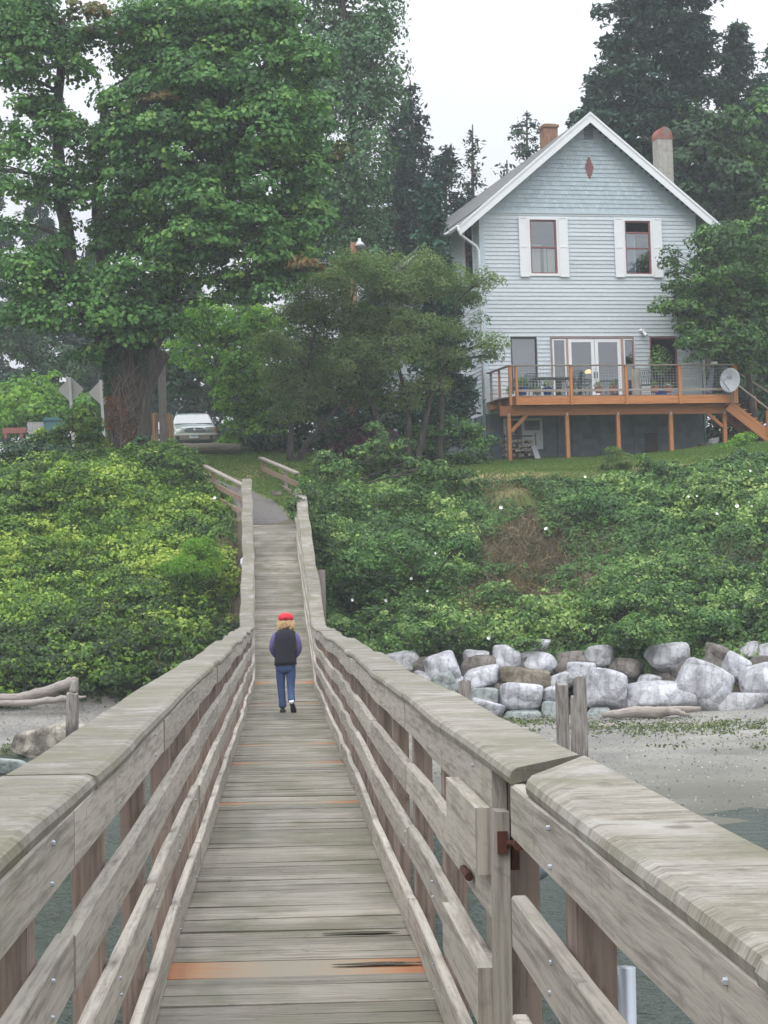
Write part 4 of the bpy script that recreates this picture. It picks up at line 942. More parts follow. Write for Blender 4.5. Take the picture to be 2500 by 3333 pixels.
# --- the big maple
B = atg(415, 1492, 55); 
A_ = lambda x, y, dd=0: tuple(at(x, y, 62.5+dd))
TB = Vector((at(412, 1470, 62.5).x, at(412, 1470, 62.5).y, 0)); TB.z = gz(TB.x, TB.y)-.2
mstems = [[tuple(TB), A_(400, 1250), A_(330, 1080, .3), A_(235, 900, .5), A_(195, 600, .5), A_(190, 300, .6), A_(200, 60, .6)],
          [tuple(TB+Vector((.2, .1, 0))), A_(430, 1240), A_(400, 1050, .6), A_(330, 850, .8), A_(322, 600, .9), A_(340, 300, .9)],
          [tuple(TB+Vector((.3, 0, 0))), A_(455, 1230), A_(520, 1050), A_(590, 850, .2), A_(680, 600, .3), A_(730, 300, .3), A_(700, 40, .3)]]
right = [(560, 100, 250, 120, .5), (820, 40, 150, 90, .3), (960, 200, 110, 90, .2), (700, 240, 200, 100, -.6), (985, 380, 95, 90, 0), (480, 330, 170, 90, -.3), (800, 430, 190, 100, -1.0), (600, 500, 230, 100, -.9),
         (950, 560, 110, 80, -.4), (400, 440, 150, 90, -.2), (440, 620, 150, 90, -.6), (720, 640, 210, 100, -1.4), (950, 720, 90, 80, -.5), (900, 830, 120, 70, -.8), (640, 790, 200, 80, -1.2), (480, 880, 160, 70, -.6), (800, 920, 180, 55, -.8), (1060, 510, 40, 35, 0, .6), (1040, 700, 50, 35, -.3, .6),
         (330, 120, 60, 40, 1, .35), (560, 980, 140, 40, -.2), (660, 380, 220, 120, .8), (560, 700, 240, 130, 1.0), (840, 620, 180, 150, 1.0), (930, 860, 100, 60, .6)]
fill = [(100, 90, 170, 110, 1.2, .7), (480, 230, 110, 80, 1.2, .8), (120, 400, 120, 60, 1, .6), (280, 570, 90, 70, 1, .7), (330, 720, 80, 60, 1, .7), (150, 880, 160, 70, 1, .8), (560, 150, 260, 140, 1.5, .8), (820, 200, 200, 160, 1.4, .8), (700, 60, 300, 100, 1.2, .8), (960, 400, 110, 120, 1.2, .8), (440, 500, 160, 120, 1.3, .8), (450, 760, 140, 90, 1.2, .8), (250, 130, 60, 50, .8, .5), (0, 130, 100, 120, 1, .7), (0, 560, 60, 90, 1, .6), (640, 250, 160, 60, -1.3), (880, 330, 120, 60, -.9), (560, 400, 150, 60, -1.5), (840, 740, 120, 60, -1.6)]
left = [(60, 20, 150, 80, .2), (110, 130, 130, 60, -.3), (40, 230, 100, 60, 0), (250, 210, 90, 60, .5, .7), (150, 300, 90, 50, .4, .7), (50, 340, 80, 35, 0, .8), (200, 420, 100, 50, .2), (330, 520, 80, 60, .5, .7), (60, 470, 110, 40, -.2, .8), (200, 560, 110, 50, 0, .8), (40, 610, 90, 35, -.2, .8),
        (250, 650, 90, 50, .3, .7), (40, 730, 60, 30, 0, .5), (210, 760, 60, 40, .5, .5), (70, 860, 110, 40, -.5), (330, 800, 60, 50, .6, .6), (150, 930, 150, 55, -.6), (330, 940, 120, 60, -.4), (60, 1010, 110, 40, -.6), (270, 1030, 170, 55, -.8), (440, 1040, 140, 60, -.6), (380, 1120, 120, 45, -.3, .8), (560, 1060, 60, 50, .2, .7), (300, 1150, 90, 35, .2, .5)]
mp = tree('maple_tree', 'huge bigleaf maple with ivy wrapped trunk filling the upper left of the view', 'tree', tuple(TB), right+left+fill, 62.5, 'maple', LF, dens=1.5, cs=.50, stems=mstems, r=.42, squash=.55, flat_=.35)
P, N, T, _ = blob_leaves([(300, 40, 90, 40), (360, 100, 80, 40), (500, 325, 60, 22, -1.2), (1000, 860, 40, 20, -1), (1105, 500, 40, 30, -.4)], 62.2, .5, .4, LF, squash=.5); leaves('turning_leaves', P, N, .2, T, G['maplered'], mp)
# flared old trunk with ivy stems and dead vines
mb = MB(); pts = [TB-Vector((0, 0, .3)), TB+Vector((0, 0, .6)), Vector(A_(408, 1340)), Vector(A_(405, 1230)), Vector(A_(400, 1150))]
mb.tube(pts, [.52, .41, .42, .47, .42], 14); mb.tube([TB+Vector((.35, -.1, -.2)), Vector(A_(440, 1330)), Vector(A_(490, 1230)), Vector(A_(540, 1150, .1))], [.28, .25, .21, .17], 10); mb.build('lower_trunk', G['bark'], mp, smooth=True)
P = []; 
for k in range(15000):
    f = RNG.random()**.9; z_ = TB.z+.3+f*3.6; a = RNG.uniform(0, 6.283); wx = .46+.20*f; c_ = Vector(A_(408+12*f, 1460-330*f)); P.append((c_.x+math.cos(a)*wx*(1.0+.3*RNG.random()), c_.y+math.sin(a)*.55*(1.05+.25*RNG.random()), z_))
P = np.array(P); P[:, 2] += 0; sel = vn(P[:, 0]*2.2, P[:, 2]*1.1, 4) > .42; P = P[sel]; hi = P[:, 2] > TB.z+2.2
vm_ = MB()
for k in range(120):
    a = RNG.uniform(2.6, 6.8); f0 = RNG.uniform(0, .5); pts = []; L = RNG.uniform(.8, 2.2); x_ = a
    for j in range(6):
        f = f0+L*j/5/3.6; x_ += RNG.normal()*.30; c_ = Vector(A_(408+14*f, 1460-330*f)); w_ = .47+.14*f+RNG.uniform(0, .12); pts.append((c_.x+math.cos(x_)*w_, c_.y+math.sin(x_)*w_, TB.z+.2+f*3.6))
    vm_.tube(pts, RNG.uniform(.008, .022), 4, 0, random.random(), caps=False)
vm_.build('dead_vines', wood('vine_wood', (.05, .035, .028), (.13, .095, .075)), mp)
selp = P[hi]; leaves('ivy', selp, RNG.normal(size=selp.shape)+np.array([0, -.8, .2]), .10, RNG.random(len(selp)), G['dark'], mp)
lowp = P[~hi][:900]; leaves('rusty_ivy', lowp, RNG.normal(size=lowp.shape)+np.array([0, -.8, 0]), .09, RNG.random(len(lowp)), leafmat('rusty_ivy_leaves', [(0, (.06, .035, .015)), (1, (.20, .08, .03))]), mp)

# --- background trees
PB = [(1080, -120, 210, 150), (1170, 60, 130, 130), (1200, 220, 105, 120), (1060, 250, 140, 160), (1160, 400, 110, 120), (1175, 560, 100, 110), (1080, 620, 120, 130), (1170, 720, 110, 110), (1090, 850, 150, 120), (1210, 860, 90, 90), (1255, 130, 45, 70), (1250, 330, 45, 70), (940, 60, 120, 160, 2), (980, 420, 90, 200, 2), (1000, 780, 120, 130, 2)]
b = at(1130, 1450, 82); b = (b.x, b.y, gz(b.x, b.y))
tree('poplar_tree', 'tall dense grey green poplar behind the maple and left of the sky gap', 'tree', b, PB, 82, 'poplar', {'n': 40, 's': .18, 'asp': .7}, dens=1.4, cs=.6, r=.35, squash=1.5, flat_=-.4, zbias=.1, stems=[[b, tuple(at(1130, 900, 82)), tuple(at(1150, 300, 82)), tuple(at(1100, -100, 82))]])
conifer('tall ragged conifer between the poplar and the sky, reaching left of the roof', 1375, 262, 1380, 92, 230, 130, lean=-40, gap=.3, taper=.75, dens=1.25)
conifer('bushy conifer filling in between the ragged one and the left eave', 1450, 470, 1380, 96, 260, 120, gap=.2, taper=.7, dens=1.2)
conifer('dark conifer close behind the poplar', 1290, 360, 1380, 90, 240, 120, gap=.15, taper=.7, dens=1.2)
conifer('small pointed conifer alone against the sky left of the roof', 1538, 405, 1380, 99, 130, 70, gap=.15, taper=1.0, dens=1.1, ls=.27)
conifer('sparse flat topped conifer just behind the short brick chimney', 1715, 360, 1380, 104, 170, 70, gap=.45, taper=.45, dens=.9)
conifer('sparse conifer with open branches left of the brick chimney', 1650, 520, 1380, 101, 130, 60, gap=.4, taper=.6, dens=.9)
conifer('very tall conifer with a bare upper stem right of the gable', 2045, -260, 1300, 88, 310, 190, gap=.35, taper=.62, dens=1.5, ls=.33)
conifer('very tall dense conifer standing above the tall block chimney', 2215, -320, 1300, 90, 330, 200, gap=.2, taper=.62, dens=1.6, ls=.33)
conifer('dense conifer in the top right corner of the view', 2400, 60, 1300, 91, 280, 160, gap=.15, taper=.7, dens=1.6)
conifer('conifer cut by the right edge of the view, a little paler', 2520, 130, 1300, 94, 280, 140, mt='spruce', gap=.15, taper=.7, dens=1.3)
conifer('broad conifer filling in behind the right slope of the roof', 1950, 250, 1300, 95, 260, 130, gap=.15, taper=.55, dens=1.4, ls=.33)
conifer('young blue green fir beside the left eave of the house', 1405, 590, 1440, 72.5, 170, 110, mt='spruce', taper=1.05, gap=.1, dens=1.7, group='trees beside the house', ls=.26)
for lab, blobs, dd, mt, pxb, gr in (
    ('dark leafy tree behind the tall block chimney', [(2250, 500, 170, 160), (2180, 700, 110, 130), (2350, 620, 120, 150), (2280, 880, 140, 140)], 86, 'dark', 2260, 'dark trees behind the house'),
    ('dark leafy tree at the right edge above the fruit tree', [(2450, 420, 110, 130), (2470, 620, 100, 140), (2420, 760, 90, 100), (2500, 880, 80, 120)], 87, 'mid', 2470, 'dark trees behind the house')):
    b = at(pxb, 1430, dd); b = (b.x, b.y, gz(b.x, b.y)); tree('broadleaf_tree', lab, 'tree', b, blobs, dd, mt, {'n': 20, 's': .26, 'asp': .7}, dens=1.0, cs=.6, group=gr)
# left background
for k, (px, top, sp, dd) in enumerate(((-30, 330, 170, 118), (130, 560, 190, 112), (300, 800, 170, 115), (470, 900, 160, 112), (620, 900, 170, 118), (800, 880, 170, 116))):
    conifer(['tallest bluish conifer at the far left behind the maple', 'bluish conifer behind the left maple stem', 'short dark conifer showing behind the maple trunk', 'dark conifer behind the wooden posts', 'dark conifer behind the parked car', 'dark conifer behind the lime green bush'][k], px, top, 1400, dd, sp, 80, taper=.8, dens=1.0, ls=.45, group='distant conifers on the left', gap=.1)
for lab, blobs, dd, mt, nm in (
    ('pale green rounded bush at the far left beyond the road sign', [(50, 1290, 110, 70), (150, 1270, 80, 60), (90, 1350, 120, 60), (20, 1380, 70, 50), (230, 1330, 70, 60)], 84, 'lime', 'bush'),
    ('olive green bush behind the second road sign', [(270, 1370, 60, 60), (340, 1400, 70, 60), (330, 1290, 50, 50)], 80, 'mid', 'bush'),
    ('dark shrub mass behind the parked car', [(620, 1240, 130, 70), (560, 1160, 100, 70), (760, 1280, 130, 80), (870, 1330, 90, 90)], 80, 'dark', 'bush'),
    ('dark hedge behind the right end of the deck', [(2300, 1260, 90, 80), (2400, 1300, 110, 90), (2490, 1330, 80, 100), (2350, 1390, 90, 50), (2440, 1400, 70, 40)], 79, 'dark', 'hedge'),
    ('dark thicket closing the view behind the feathery tree trunks', [(930, 1330, 80, 90), (1040, 1300, 100, 90), (1150, 1340, 110, 90), (1260, 1370, 90, 80), (1000, 1410, 110, 60), (1160, 1420, 110, 50), (1330, 1330, 70, 80), (1060, 1430, 120, 45), (905, 1415, 60, 55), (850, 1440, 50, 35), (1180, 1450, 120, 40), (1000, 1340, 80, 60), (1090, 1180, 120, 90), (960, 1180, 90, 90)], 72.5, 'dark', 'thicket'),
    ('dark rounded trees far left under the maple crown', [(20, 1080, 120, 110), (150, 1160, 110, 80), (280, 1180, 90, 70)], 96, 'dark', 'bush')):
    b = at(blobs[0][0], 1450, dd); b = (b.x, b.y, gz(b.x, b.y)); tree(nm, lab, nm, b, blobs, dd, mt, {'n': 22, 's': .19, 'asp': .7}, dens=1.0, cs=.42, r=.08)
# lime bush over the car
LB = [(600, 1060, 80, 45, -.8), (680, 1010, 80, 40, -.5), (740, 1120, 90, 60, -1.2), (870, 1040, 70, 40, -1), (650, 1070, 100, 60), (760, 1050, 110, 55), (860, 1100, 70, 60), (600, 1130, 60, 50, .5, .6), (700, 1160, 100, 70), (800, 1190, 100, 80), (770, 1290, 75, 70, -.4), (840, 1330, 70, 80), (790, 1400, 60, 60, -.5), (740, 1240, 40, 50, -1, .7), (870, 1240, 70, 80), (880, 1400, 70, 60)]
b = at(840, 1470, 73); b = (b.x, b.y, gz(b.x, b.y)); tree('lilac_bush', 'bright lime green arching bush to the right of the parked car', 'bush', b, LB, 73, 'lime', {'n': 22, 's': .16, 'asp': .7}, dens=1.15, cs=.40, r=.10)
tree('weed_clump', 'small pale green clump beside the front wheel of the parked car', 'bush', b, [(745, 1435, 45, 26, -.6), (790, 1445, 40, 24, -.6)], 73, 'lime', {'n': 20, 's': .12}, dens=1, cs=.2, r=.02)
# feathery tree with several thin trunks
WB = [(1160, 870, 120, 45), (1060, 930, 130, 55), (1230, 930, 150, 60), (1380, 880, 120, 60), (1340, 960, 140, 70), (1480, 950, 90, 60), (1570, 920, 50, 30, -.5, .6), (960, 1020, 100, 70), (1090, 1040, 130, 80), (1230, 1060, 140, 80), (1370, 1080, 120, 70), (1500, 1060, 70, 60, 0, .6), (900, 1130, 80, 70), (1010, 1150, 110, 80), (1150, 1170, 130, 80), (1280, 1180, 110, 70), (930, 1240, 90, 70), (1060, 1270, 110, 70), (1190, 1280, 110, 60), (1310, 1290, 80, 50, 0, .8), (1460, 1170, 80, 45, 0, .7), (1590, 1130, 45, 22, -.5, .6), (1420, 1250, 70, 45, 0, .6), (960, 1340, 80, 50, 0, .7), (1600, 1165, 25, 15, -.5, .5)]
W_ = lambda x, y, dd=0: tuple(at(x, y, 68+dd))
def gb(px, py, d): p = at(px, py, d); return (p.x, p.y, gz(p.x, p.y)-.1)
b = gb(1090, 1480, 68)
ws = [[gb(940, 1480, 68), W_(950, 1380), W_(1000, 1200), W_(1040, 1000)], [gb(960, 1480, 68.3), W_(1010, 1430), W_(1090, 1330), W_(1120, 1180), W_(1150, 950)], [gb(1330, 1470, 68), W_(1330, 1330), W_(1300, 1200), W_(1260, 1000)], [gb(1430, 1450, 68), W_(1440, 1300), W_(1420, 1100), W_(1400, 930)], [gb(1350, 1450, 67.6), W_(1400, 1300), W_(1470, 1150), W_(1490, 980)], [gb(1300, 1470, 68), W_(1220, 1340), W_(1170, 1250), W_(1120, 1100)]]
tree('tamarisk_tree', 'wide feathery olive grey tree with several thin dark trunks left of the house', 'tree', b, WB, 68, 'wisp', {'n': 50, 's': .14, 'asp': .3}, dens=1.5, cs=.40, stems=ws, r=.12, squash=.9, flat_=.1, shell=.3, jit=.55)
P, N, T, _ = blob_leaves([(900, 1150, 90, 70), (1050, 1200, 160, 90), (1200, 1240, 120, 70), (1010, 1040, 120, 70), (930, 1290, 90, 60)], 69.5, .8, .45, {'n': 20, 's': .14}); leaves('crown', P, N, .15, T, G['mid'], bpy.data.objects['tamarisk_tree'])
# fruit tree right
FB = [(2370, 790, 110, 65), (2460, 760, 80, 60), (2480, 860, 100, 80), (2330, 870, 90, 60), (2250, 930, 80, 60), (2400, 950, 120, 90), (2280, 1010, 100, 70), (2220, 1000, 60, 50, -.3), (2490, 1010, 90, 110), (2360, 1070, 120, 80), (2235, 1085, 60, 45, -.3), (2290, 1130, 80, 50), (2450, 1140, 100, 70), (2200, 900, 26, 50, -.2, .5), (2180, 850, 14, 30, -.2, .4), (2430, 1050, 100, 100, .8), (2330, 980, 120, 90, 1), (2500, 700, 60, 50), (2270, 850, 26, 26, 0, .5), (2150, 985, 24, 26, -.2, .5)]
b = gb(2470, 1440, 74.2); tree('fruit_tree', 'leafy green fruit tree overlapping the right corner of the house', 'tree', b, FB, 74.2, 'plum', {'n': 24, 's': .15, 'asp': .65}, dens=1.2, cs=.38, r=.16, stems=[[b, tuple(at(2440, 1250, 74.2)), tuple(at(2400, 1000, 74.2)), tuple(at(2420, 850, 74.2))]])
# shrubs along the crest
for nm, lab, cat, blobs, dd, mt, lf, cs in (
    ('rose_bush', 'wide green rose bush against the left wall of the house', 'bush', [(1380, 1430, 90, 50), (1480, 1400, 90, 45), (1560, 1420, 50, 55), (1330, 1470, 70, 40), (1430, 1490, 120, 45), (1540, 1500, 60, 40)], 69, 'mid', {'n': 20, 's': .12}, .3),
    ('barberry_bush', 'dark purple leaved bush between the feathery tree and the rose bush', 'bush', [(1130, 1440, 70, 45), (1080, 1475, 50, 28), (1210, 1420, 80, 50), (1180, 1480, 100, 35), (1270, 1450, 50, 35)], 70, 'purple', {'n': 22, 's': .10}, .28),
    ('elder_bush', 'bright green upright bush rising above the right bank beside the path', 'bush', [(1230, 1400, 28, 24), (1250, 1450, 50, 35), (1220, 1510, 60, 40), (1290, 1500, 50, 40), (1180, 1560, 80, 40), (1270, 1570, 80, 40), (1130, 1530, 40, 25)], 61.5, 'bankr', {'n': 18, 's': .14}, .26),
    ('tall_grass_clump', 'straw topped grassy clump in front of the third deck support', 'bush', [(2000, 1500, 45, 45), (1990, 1540, 70, 40), (2050, 1560, 60, 35)], 63, 'wisp', {'n': 40, 's': .16, 'asp': .15}, .22),
    ('rose_bush', 'low green bush under the middle of the deck at the top of the bank', 'bush', [(2120, 1520, 60, 35), (2190, 1540, 70, 40), (2080, 1580, 80, 40), (2260, 1580, 80, 35)], 62, 'bankr', {'n': 20, 's': .12}, .26),
    ('bramble_bush', 'large dense bramble bush on the right bank below the stairs', 'bush', [(2400, 1560, 90, 55), (2320, 1600, 90, 55), (2450, 1640, 80, 60), (2230, 1640, 90, 45), (2370, 1680, 110, 55)], 60.5, 'bankr', {'n': 22, 's': .12}, .3),
    ('bramble_bush', 'tall light green bramble mound beside the upper right ramp railing', 'bush', [(1120, 1620, 90, 50), (1230, 1640, 100, 50), (1080, 1700, 70, 50), (1340, 1620, 80, 40), (1180, 1720, 110, 50), (1410, 1660, 60, 36)], 58.2, 'bankr', {'n': 22, 's': .11}, .3),
    ('bramble_bush', 'dark overhanging bramble mass in the middle of the right bank beside the bridge', 'bush', [(1140, 1850, 100, 60), (1280, 1800, 110, 60), (1400, 1880, 100, 60), (1230, 1930, 110, 50), (1480, 1790, 80, 45)], 52.6, 'mid', {'n': 22, 's': .10}, .28),
    ('bramble_bush', 'high bramble mass with white flowers below the right deck supports', 'bush', [(1960, 1680, 100, 50), (2080, 1700, 110, 55), (2190, 1730, 100, 45), (2030, 1770, 100, 40), (1900, 1620, 70, 34)], 57.6, 'mid', {'n': 22, 's': .11}, .3),
    ('bramble_bush', 'tall mixed shrub bank between the path and the purple bush', 'bush', [(1060, 1500, 50, 40), (1110, 1540, 70, 40), (1340, 1520, 70, 40), (1420, 1540, 70, 34), (1020, 1560, 40, 40), (1180, 1490, 50, 40), (1290, 1450, 34, 30), (1490, 1560, 60, 28)], 60.5, 'bankr', {'n': 22, 's': .12}, .28),
    ('young_shrub', 'small spindly yellow green shrub by the last deck support', 'bush', [(2400, 1440, 40, 22), (2360, 1460, 30, 20), (2430, 1425, 26, 18)], 68, 'lime', {'n': 16, 's': .09}, .18),
    ('elder_bush', 'light green sapling cluster at the foot of the near road sign', 'bush', [(260, 1350, 50, 35), (300, 1400, 50, 45), (230, 1420, 70, 40), (150, 1430, 60, 35), (290, 1340, 24, 24), (330, 1440, 40, 40)], 63.5, 'bankl', {'n': 18, 's': .14}, .26),
    ('bramble_bush', 'dark green bramble hump at the left end of the bank crest', 'bush', [(60, 1470, 90, 50), (170, 1490, 100, 45), (290, 1500, 80, 45), (20, 1540, 80, 50)], 62, 'dark', {'n': 20, 's': .13}, .3),
    ('ivy_clump', 'green ivy clump at the foot of the maple trunk', 'bush', [(450, 1450, 30, 40, -.8), (470, 1490, 50, 30, -.8), (380, 1500, 50, 25, -.8), (540, 1500, 50, 22, -1)], 62, 'dark', {'n': 20, 's': .11}, .2),
    ('bramble_bush', 'bushy overhang spilling over the right side of the bridge end', 'bush', [(1010, 1600, 45, 50), (990, 1680, 36, 50), (1040, 1700, 60, 60), (1010, 1780, 40, 50), (1060, 1800, 50, 60), (960, 1650, 22, 26)], 53.5, 'bankr', {'n': 22, 's': .10}, .22),
    ('fern_clump', 'feathery bright green clump beside the left railing on the bank', 'bush', [(640, 1790, 60, 45), (690, 1830, 50, 40), (620, 1860, 70, 40)], 51, 'lime', {'n': 40, 's': .13, 'asp': .2}, .25),
    ('bramble_bush', 'leafy mound just above the boulders at the right of the beach', 'bush', [(2000, 1990, 110, 70), (2100, 1960, 100, 60), (1930, 2060, 80, 50), (2080, 2060, 110, 50), (2010, 2110, 70, 50)], 49.4, 'bankr', {'n': 24, 's': .10}, .25),
    ('bramble_bush', 'dark bramble mound at the right edge above the boulders', 'bush', [(2420, 2010, 90, 50), (2300, 2030, 90, 50), (2470, 2060, 60, 40), (2220, 2060, 70, 40)], 49.6, 'mid', {'n': 24, 's': .10}, .25),
    ('bramble_bush', 'yellow green bramble mound above the boulders nearest the bridge', 'bush', [(1500, 2040, 100, 45), (1620, 2070, 90, 35), (1380, 2070, 80, 45), (1700, 2100, 60, 25), (1300, 2100, 60, 40)], 49.4, 'bankr', {'n': 24, 's': .10}, .25)):
    b = gb(blobs[0][0], blobs[0][1]+60, dd); tree(nm, lab, cat, b, blobs, dd, mt, lf, dens=1.1, cs=cs, r=.03)

# --- the bramble covered banks: ground cover nobody could count
def bank_cover(name, label, side, n, mt):
    X = RNG.uniform(-17, 15, n*4); Y = RNG.uniform(46.6, 65.5, n*4); px = pxof(X, Y)
    m, lat, px = mask_bank(X, Y)
    ok = (m > .25) & (px > -250) & (px < 2750)
    ok &= ((lat < 0) if side < 0 else (lat > 0))
    if side > 0: ok &= ~((Y < 48.8) & (px > 1330) & (vn(X*1.2, Y, 3) < .75))
    bare = fbm(X*.34+3, Y*.38, 77, 3); py_ = 1950-(ground(X, Y)-EYE)/Y*FPX; wq = (fbm(X*1.3, Y*1.3, 90, 3)-.5)*2
    # brown, thinly covered patch on the right bank
    patch = 1.2*np.exp(-(((px-1740)/260)**2+((py_-1850)/220)**2)) + .7*np.exp(-(((px-1690)/130)**2+((py_-1640)/50)**2)) + .5*np.exp(-(((px-2450)/110)**2+((py_-1880)/70)**2)) + .6*np.exp(-(((px-110)/60)**2+((py_-1790)/60)**2)) + .9*np.exp(-(((px-745)/42)**2+((py_-1830)/180)**2))
    patch = np.clip(patch*(1+1.4*wq)+.3*wq*(patch > .05), 0, 1.2)
    ok &= (RNG.random(len(X)) > patch*1.02) & (RNG.random(len(X)) > sst(.60, .75, bare)*.6)
    X, Y, px, py_, patch = X[ok][:n], Y[ok][:n], px[ok][:n], py_[ok][:n], patch[ok][:n]
    e = .15; Z = ground(X, Y); gx = (ground(X+e, Y)-Z)/e; gy = (ground(X, Y+e)-Z)/e
    N = np.stack([-gx, -gy, np.ones_like(gx)], 1); N /= np.linalg.norm(N, axis=1, keepdims=True)
    hump = .5*vn(X*1.9, Y*1.9, 15)+.5*vn(X*4.3, Y*4.3, 16)
    h = (.04+.50*hump**1.5)*np.where(hump > 0, 1, 1)*RNG.uniform(.25, 1.0, len(X))
    P = np.stack([X, Y, Z], 1)+N*h[:, None]+np.array([0, 0, .05])
    z1 = fbm(X*.55, Y*.8, 31, 3); z2 = vn(X*2.6, Y*2.6, 44)
    if side < 0:
        mid = np.exp(-((py_-1800)/190)**2); low = sst(2000, 2180, py_)
        T = .34+.30*mid*sst(.35, .6, z1)*1.4-.32*low-.12*(1-sst(1500, 1620, py_))+.26*(z2-.5)+.45*(z1-.5)+.08
    else:
        T = .53+.75*(z1-.5)+.28*(z2-.5)+.30*np.exp(-(((px-1180)/190)**2+((py_-1610)/90)**2))+.22*sst(1950, 2100, py_)*sst(.4, .6, z1)-.15*patch
    T = T+RNG.normal(size=len(X))*.12
    nn = N+RNG.normal(size=N.shape)*.55+np.array([0, -.3, .35]); S_ = .095*RNG.uniform(.5, 1.5, len(X))
    # rounded bramble humps growing out of the cover
    C, Rr, tb = [], [], []; LX = RNG.permutation(len(X))[:1100]
    for q_ in LX:
        x, y = X[q_], Y[q_]
        if patch[q_] > .15 or (side > 0 and y < 49.6): continue
        if RNG.random() < .35 or y > 60.3: continue
        r_ = RNG.uniform(.28, .95)*(1-.45*float(sst(57, 60, y)))*(1.0 if abs(lat[ok][:n][q_]) > 1.6 else .5); C.append((x, y, Z[q_]+r_*.28)); Rr.append((r_*RNG.uniform(.9, 1.6), r_, r_*RNG.uniform(.55, 1.0))); tb.append(float(T[q_]-.42)*.9+RNG.normal()*.12)
        if len(C) > 460: break
    P2, N2, T2 = cloud(C, Rr, .65, .24, {'n': 17}, tb=tb, shell=.6); 
    P = np.concatenate([P, P2]); nn = np.concatenate([nn, N2+np.array([0, -.2, 0])]); T = np.concatenate([T, T2]); S_ = np.concatenate([S_, .085*RNG.uniform(.5, 1.6, len(P2))])
    print(name, len(P), len(P2), len(C))
    stuff(leaves(name, P, nn, S_, T, G[mt], None, .75), label, 'ground cover')
bank_cover('bramble_cover', 'yellow green and dark brambles covering the bank left of the bridge', -1, 190000, 'bankl')
bank_cover('bramble_thicket', 'leafy brambles and bindweed covering the bank right of the bridge', 1, 240000, 'bankr')
import time as _t; print("T0", _t.process_time())
def stems(name, label, regions, n, L, mt='straw', size=(.012, .3)):
    mb = MB()
    for (x0, x1, y0, y1, k) in regions:
        for _ in range(k):
            p = atg(RNG.uniform(x0, x1), RNG.uniform(y0, y1), 44, 70) ; v = Vector((RNG.normal()*.6, -abs(RNG.normal())*.3-.1, RNG.uniform(.2, 1))).normalized(); l_ = L*RNG.uniform(.4, 1.3)
            s_ = Vector((RNG.normal(), 0, RNG.normal()*.5)).normalized()*.011
            q0 = p+Vector((0, -.05, .0)); q1 = q0+v*l_*.5+Vector((RNG.normal()*.05, 0, 0)); q2 = q1+v*l_*.45+Vector((RNG.normal()*.1, 0, -.15*l_))
            t_ = random.random(); mb.face([q0-s_, q0+s_, q1+s_*.8, q1-s_*.8], 0, t_); mb.face([q1-s_*.8, q1+s_*.8, q2+s_*.3, q2-s_*.3], 0, t_)
    return stuff(mb.build(name, G[mt]), label, 'dry stems')
X = RNG.uniform(-1, 12, 60000); Y = RNG.uniform(49, 60, 60000); px = pxof(X, Y); Z = ground(X, Y); py_ = 1950-(Z-EYE)/Y*FPX; k_ = np.exp(-(((px-1740)/300)**2+((py_-1850)/240)**2))+.7*np.exp(-(((px-2450)/160)**2+((py_-1880)/90)**2)); s_ = RNG.random(len(X)) < k_*.75
P = np.stack([X, Y, Z+RNG.uniform(0, .22, len(X))], 1)[s_]
stuff(leaves('dry_grass', P, RNG.normal(size=P.shape)+np.array([0, -.6, 0]), .17*RNG.uniform(.6, 1.4, len(P)), RNG.random(len(P)), leafmat('dry_grass_blades', [(0, (.035, .05, .018)), (.45, (.075, .075, .035)), (.8, (.13, .11, .06)), (1, (.22, .18, .11))], .2), None, .14), 'dull dry grass on the worn middle of the right bank', 'dry grass')
stems('dry_stems', 'dry straw coloured stems and bare twigs on both banks', [(1500, 2000, 1700, 2030, 1500), (1560, 1850, 1560, 1700, 360), (1050, 1350, 1900, 2080, 140), (2050, 2500, 1800, 1960, 500), (50, 200, 1720, 1870, 70), (700, 790, 1650, 2050, 160), (0, 760, 2020, 2260, 900), (250, 700, 1900, 2050, 120), (1650, 1900, 2080, 2140, 90), (1500, 2500, 2100, 2200, 120), (1800, 2450, 1530, 1600, 90)], 0, .55)
# lawn grass tufts along the crest, path edges and lawn
X = RNG.uniform(-12, 16, 160000); Y = RNG.uniform(55.5, 77, 160000); px = pxof(X, Y); m, lat, _ = mask_bank(X, Y)
a_ = X*PF.x+Y*PF.y; pc = np.interp(a_, [54.4, 56, 57.5, 59, 60.5, 62, 63.5, 65], [-.25, -.30, -.50, -.85, -1.35, -2.0, -2.7, -3.5]); latp = X*PR.x+Y*PR.y-pc
ok = (m < .5) & (px > -100) & (px < 2600) & ((np.abs(latp) > .55+.2*RNG.random(len(X))) | (a_ > 64)) & (a_ > 55) & ~((px < 500) & (Y > 73)) & ~((px < 800) & (Y > 73.2))
X, Y = X[ok], Y[ok]; Z = ground(X, Y); P = np.stack([X, Y, Z+.03], 1); N = np.stack([RNG.normal(size=len(X)), RNG.normal(size=len(X)), RNG.normal(size=len(X))*.25], 1)
o = leaves('lawn_grass', P, N, .10, RNG.random(len(X))*.7+.3*fbm(X*.7, Y, 8, 2), G['grass'], None, .25); stuff(o, 'short green lawn grass at the top of the bank', 'grass')
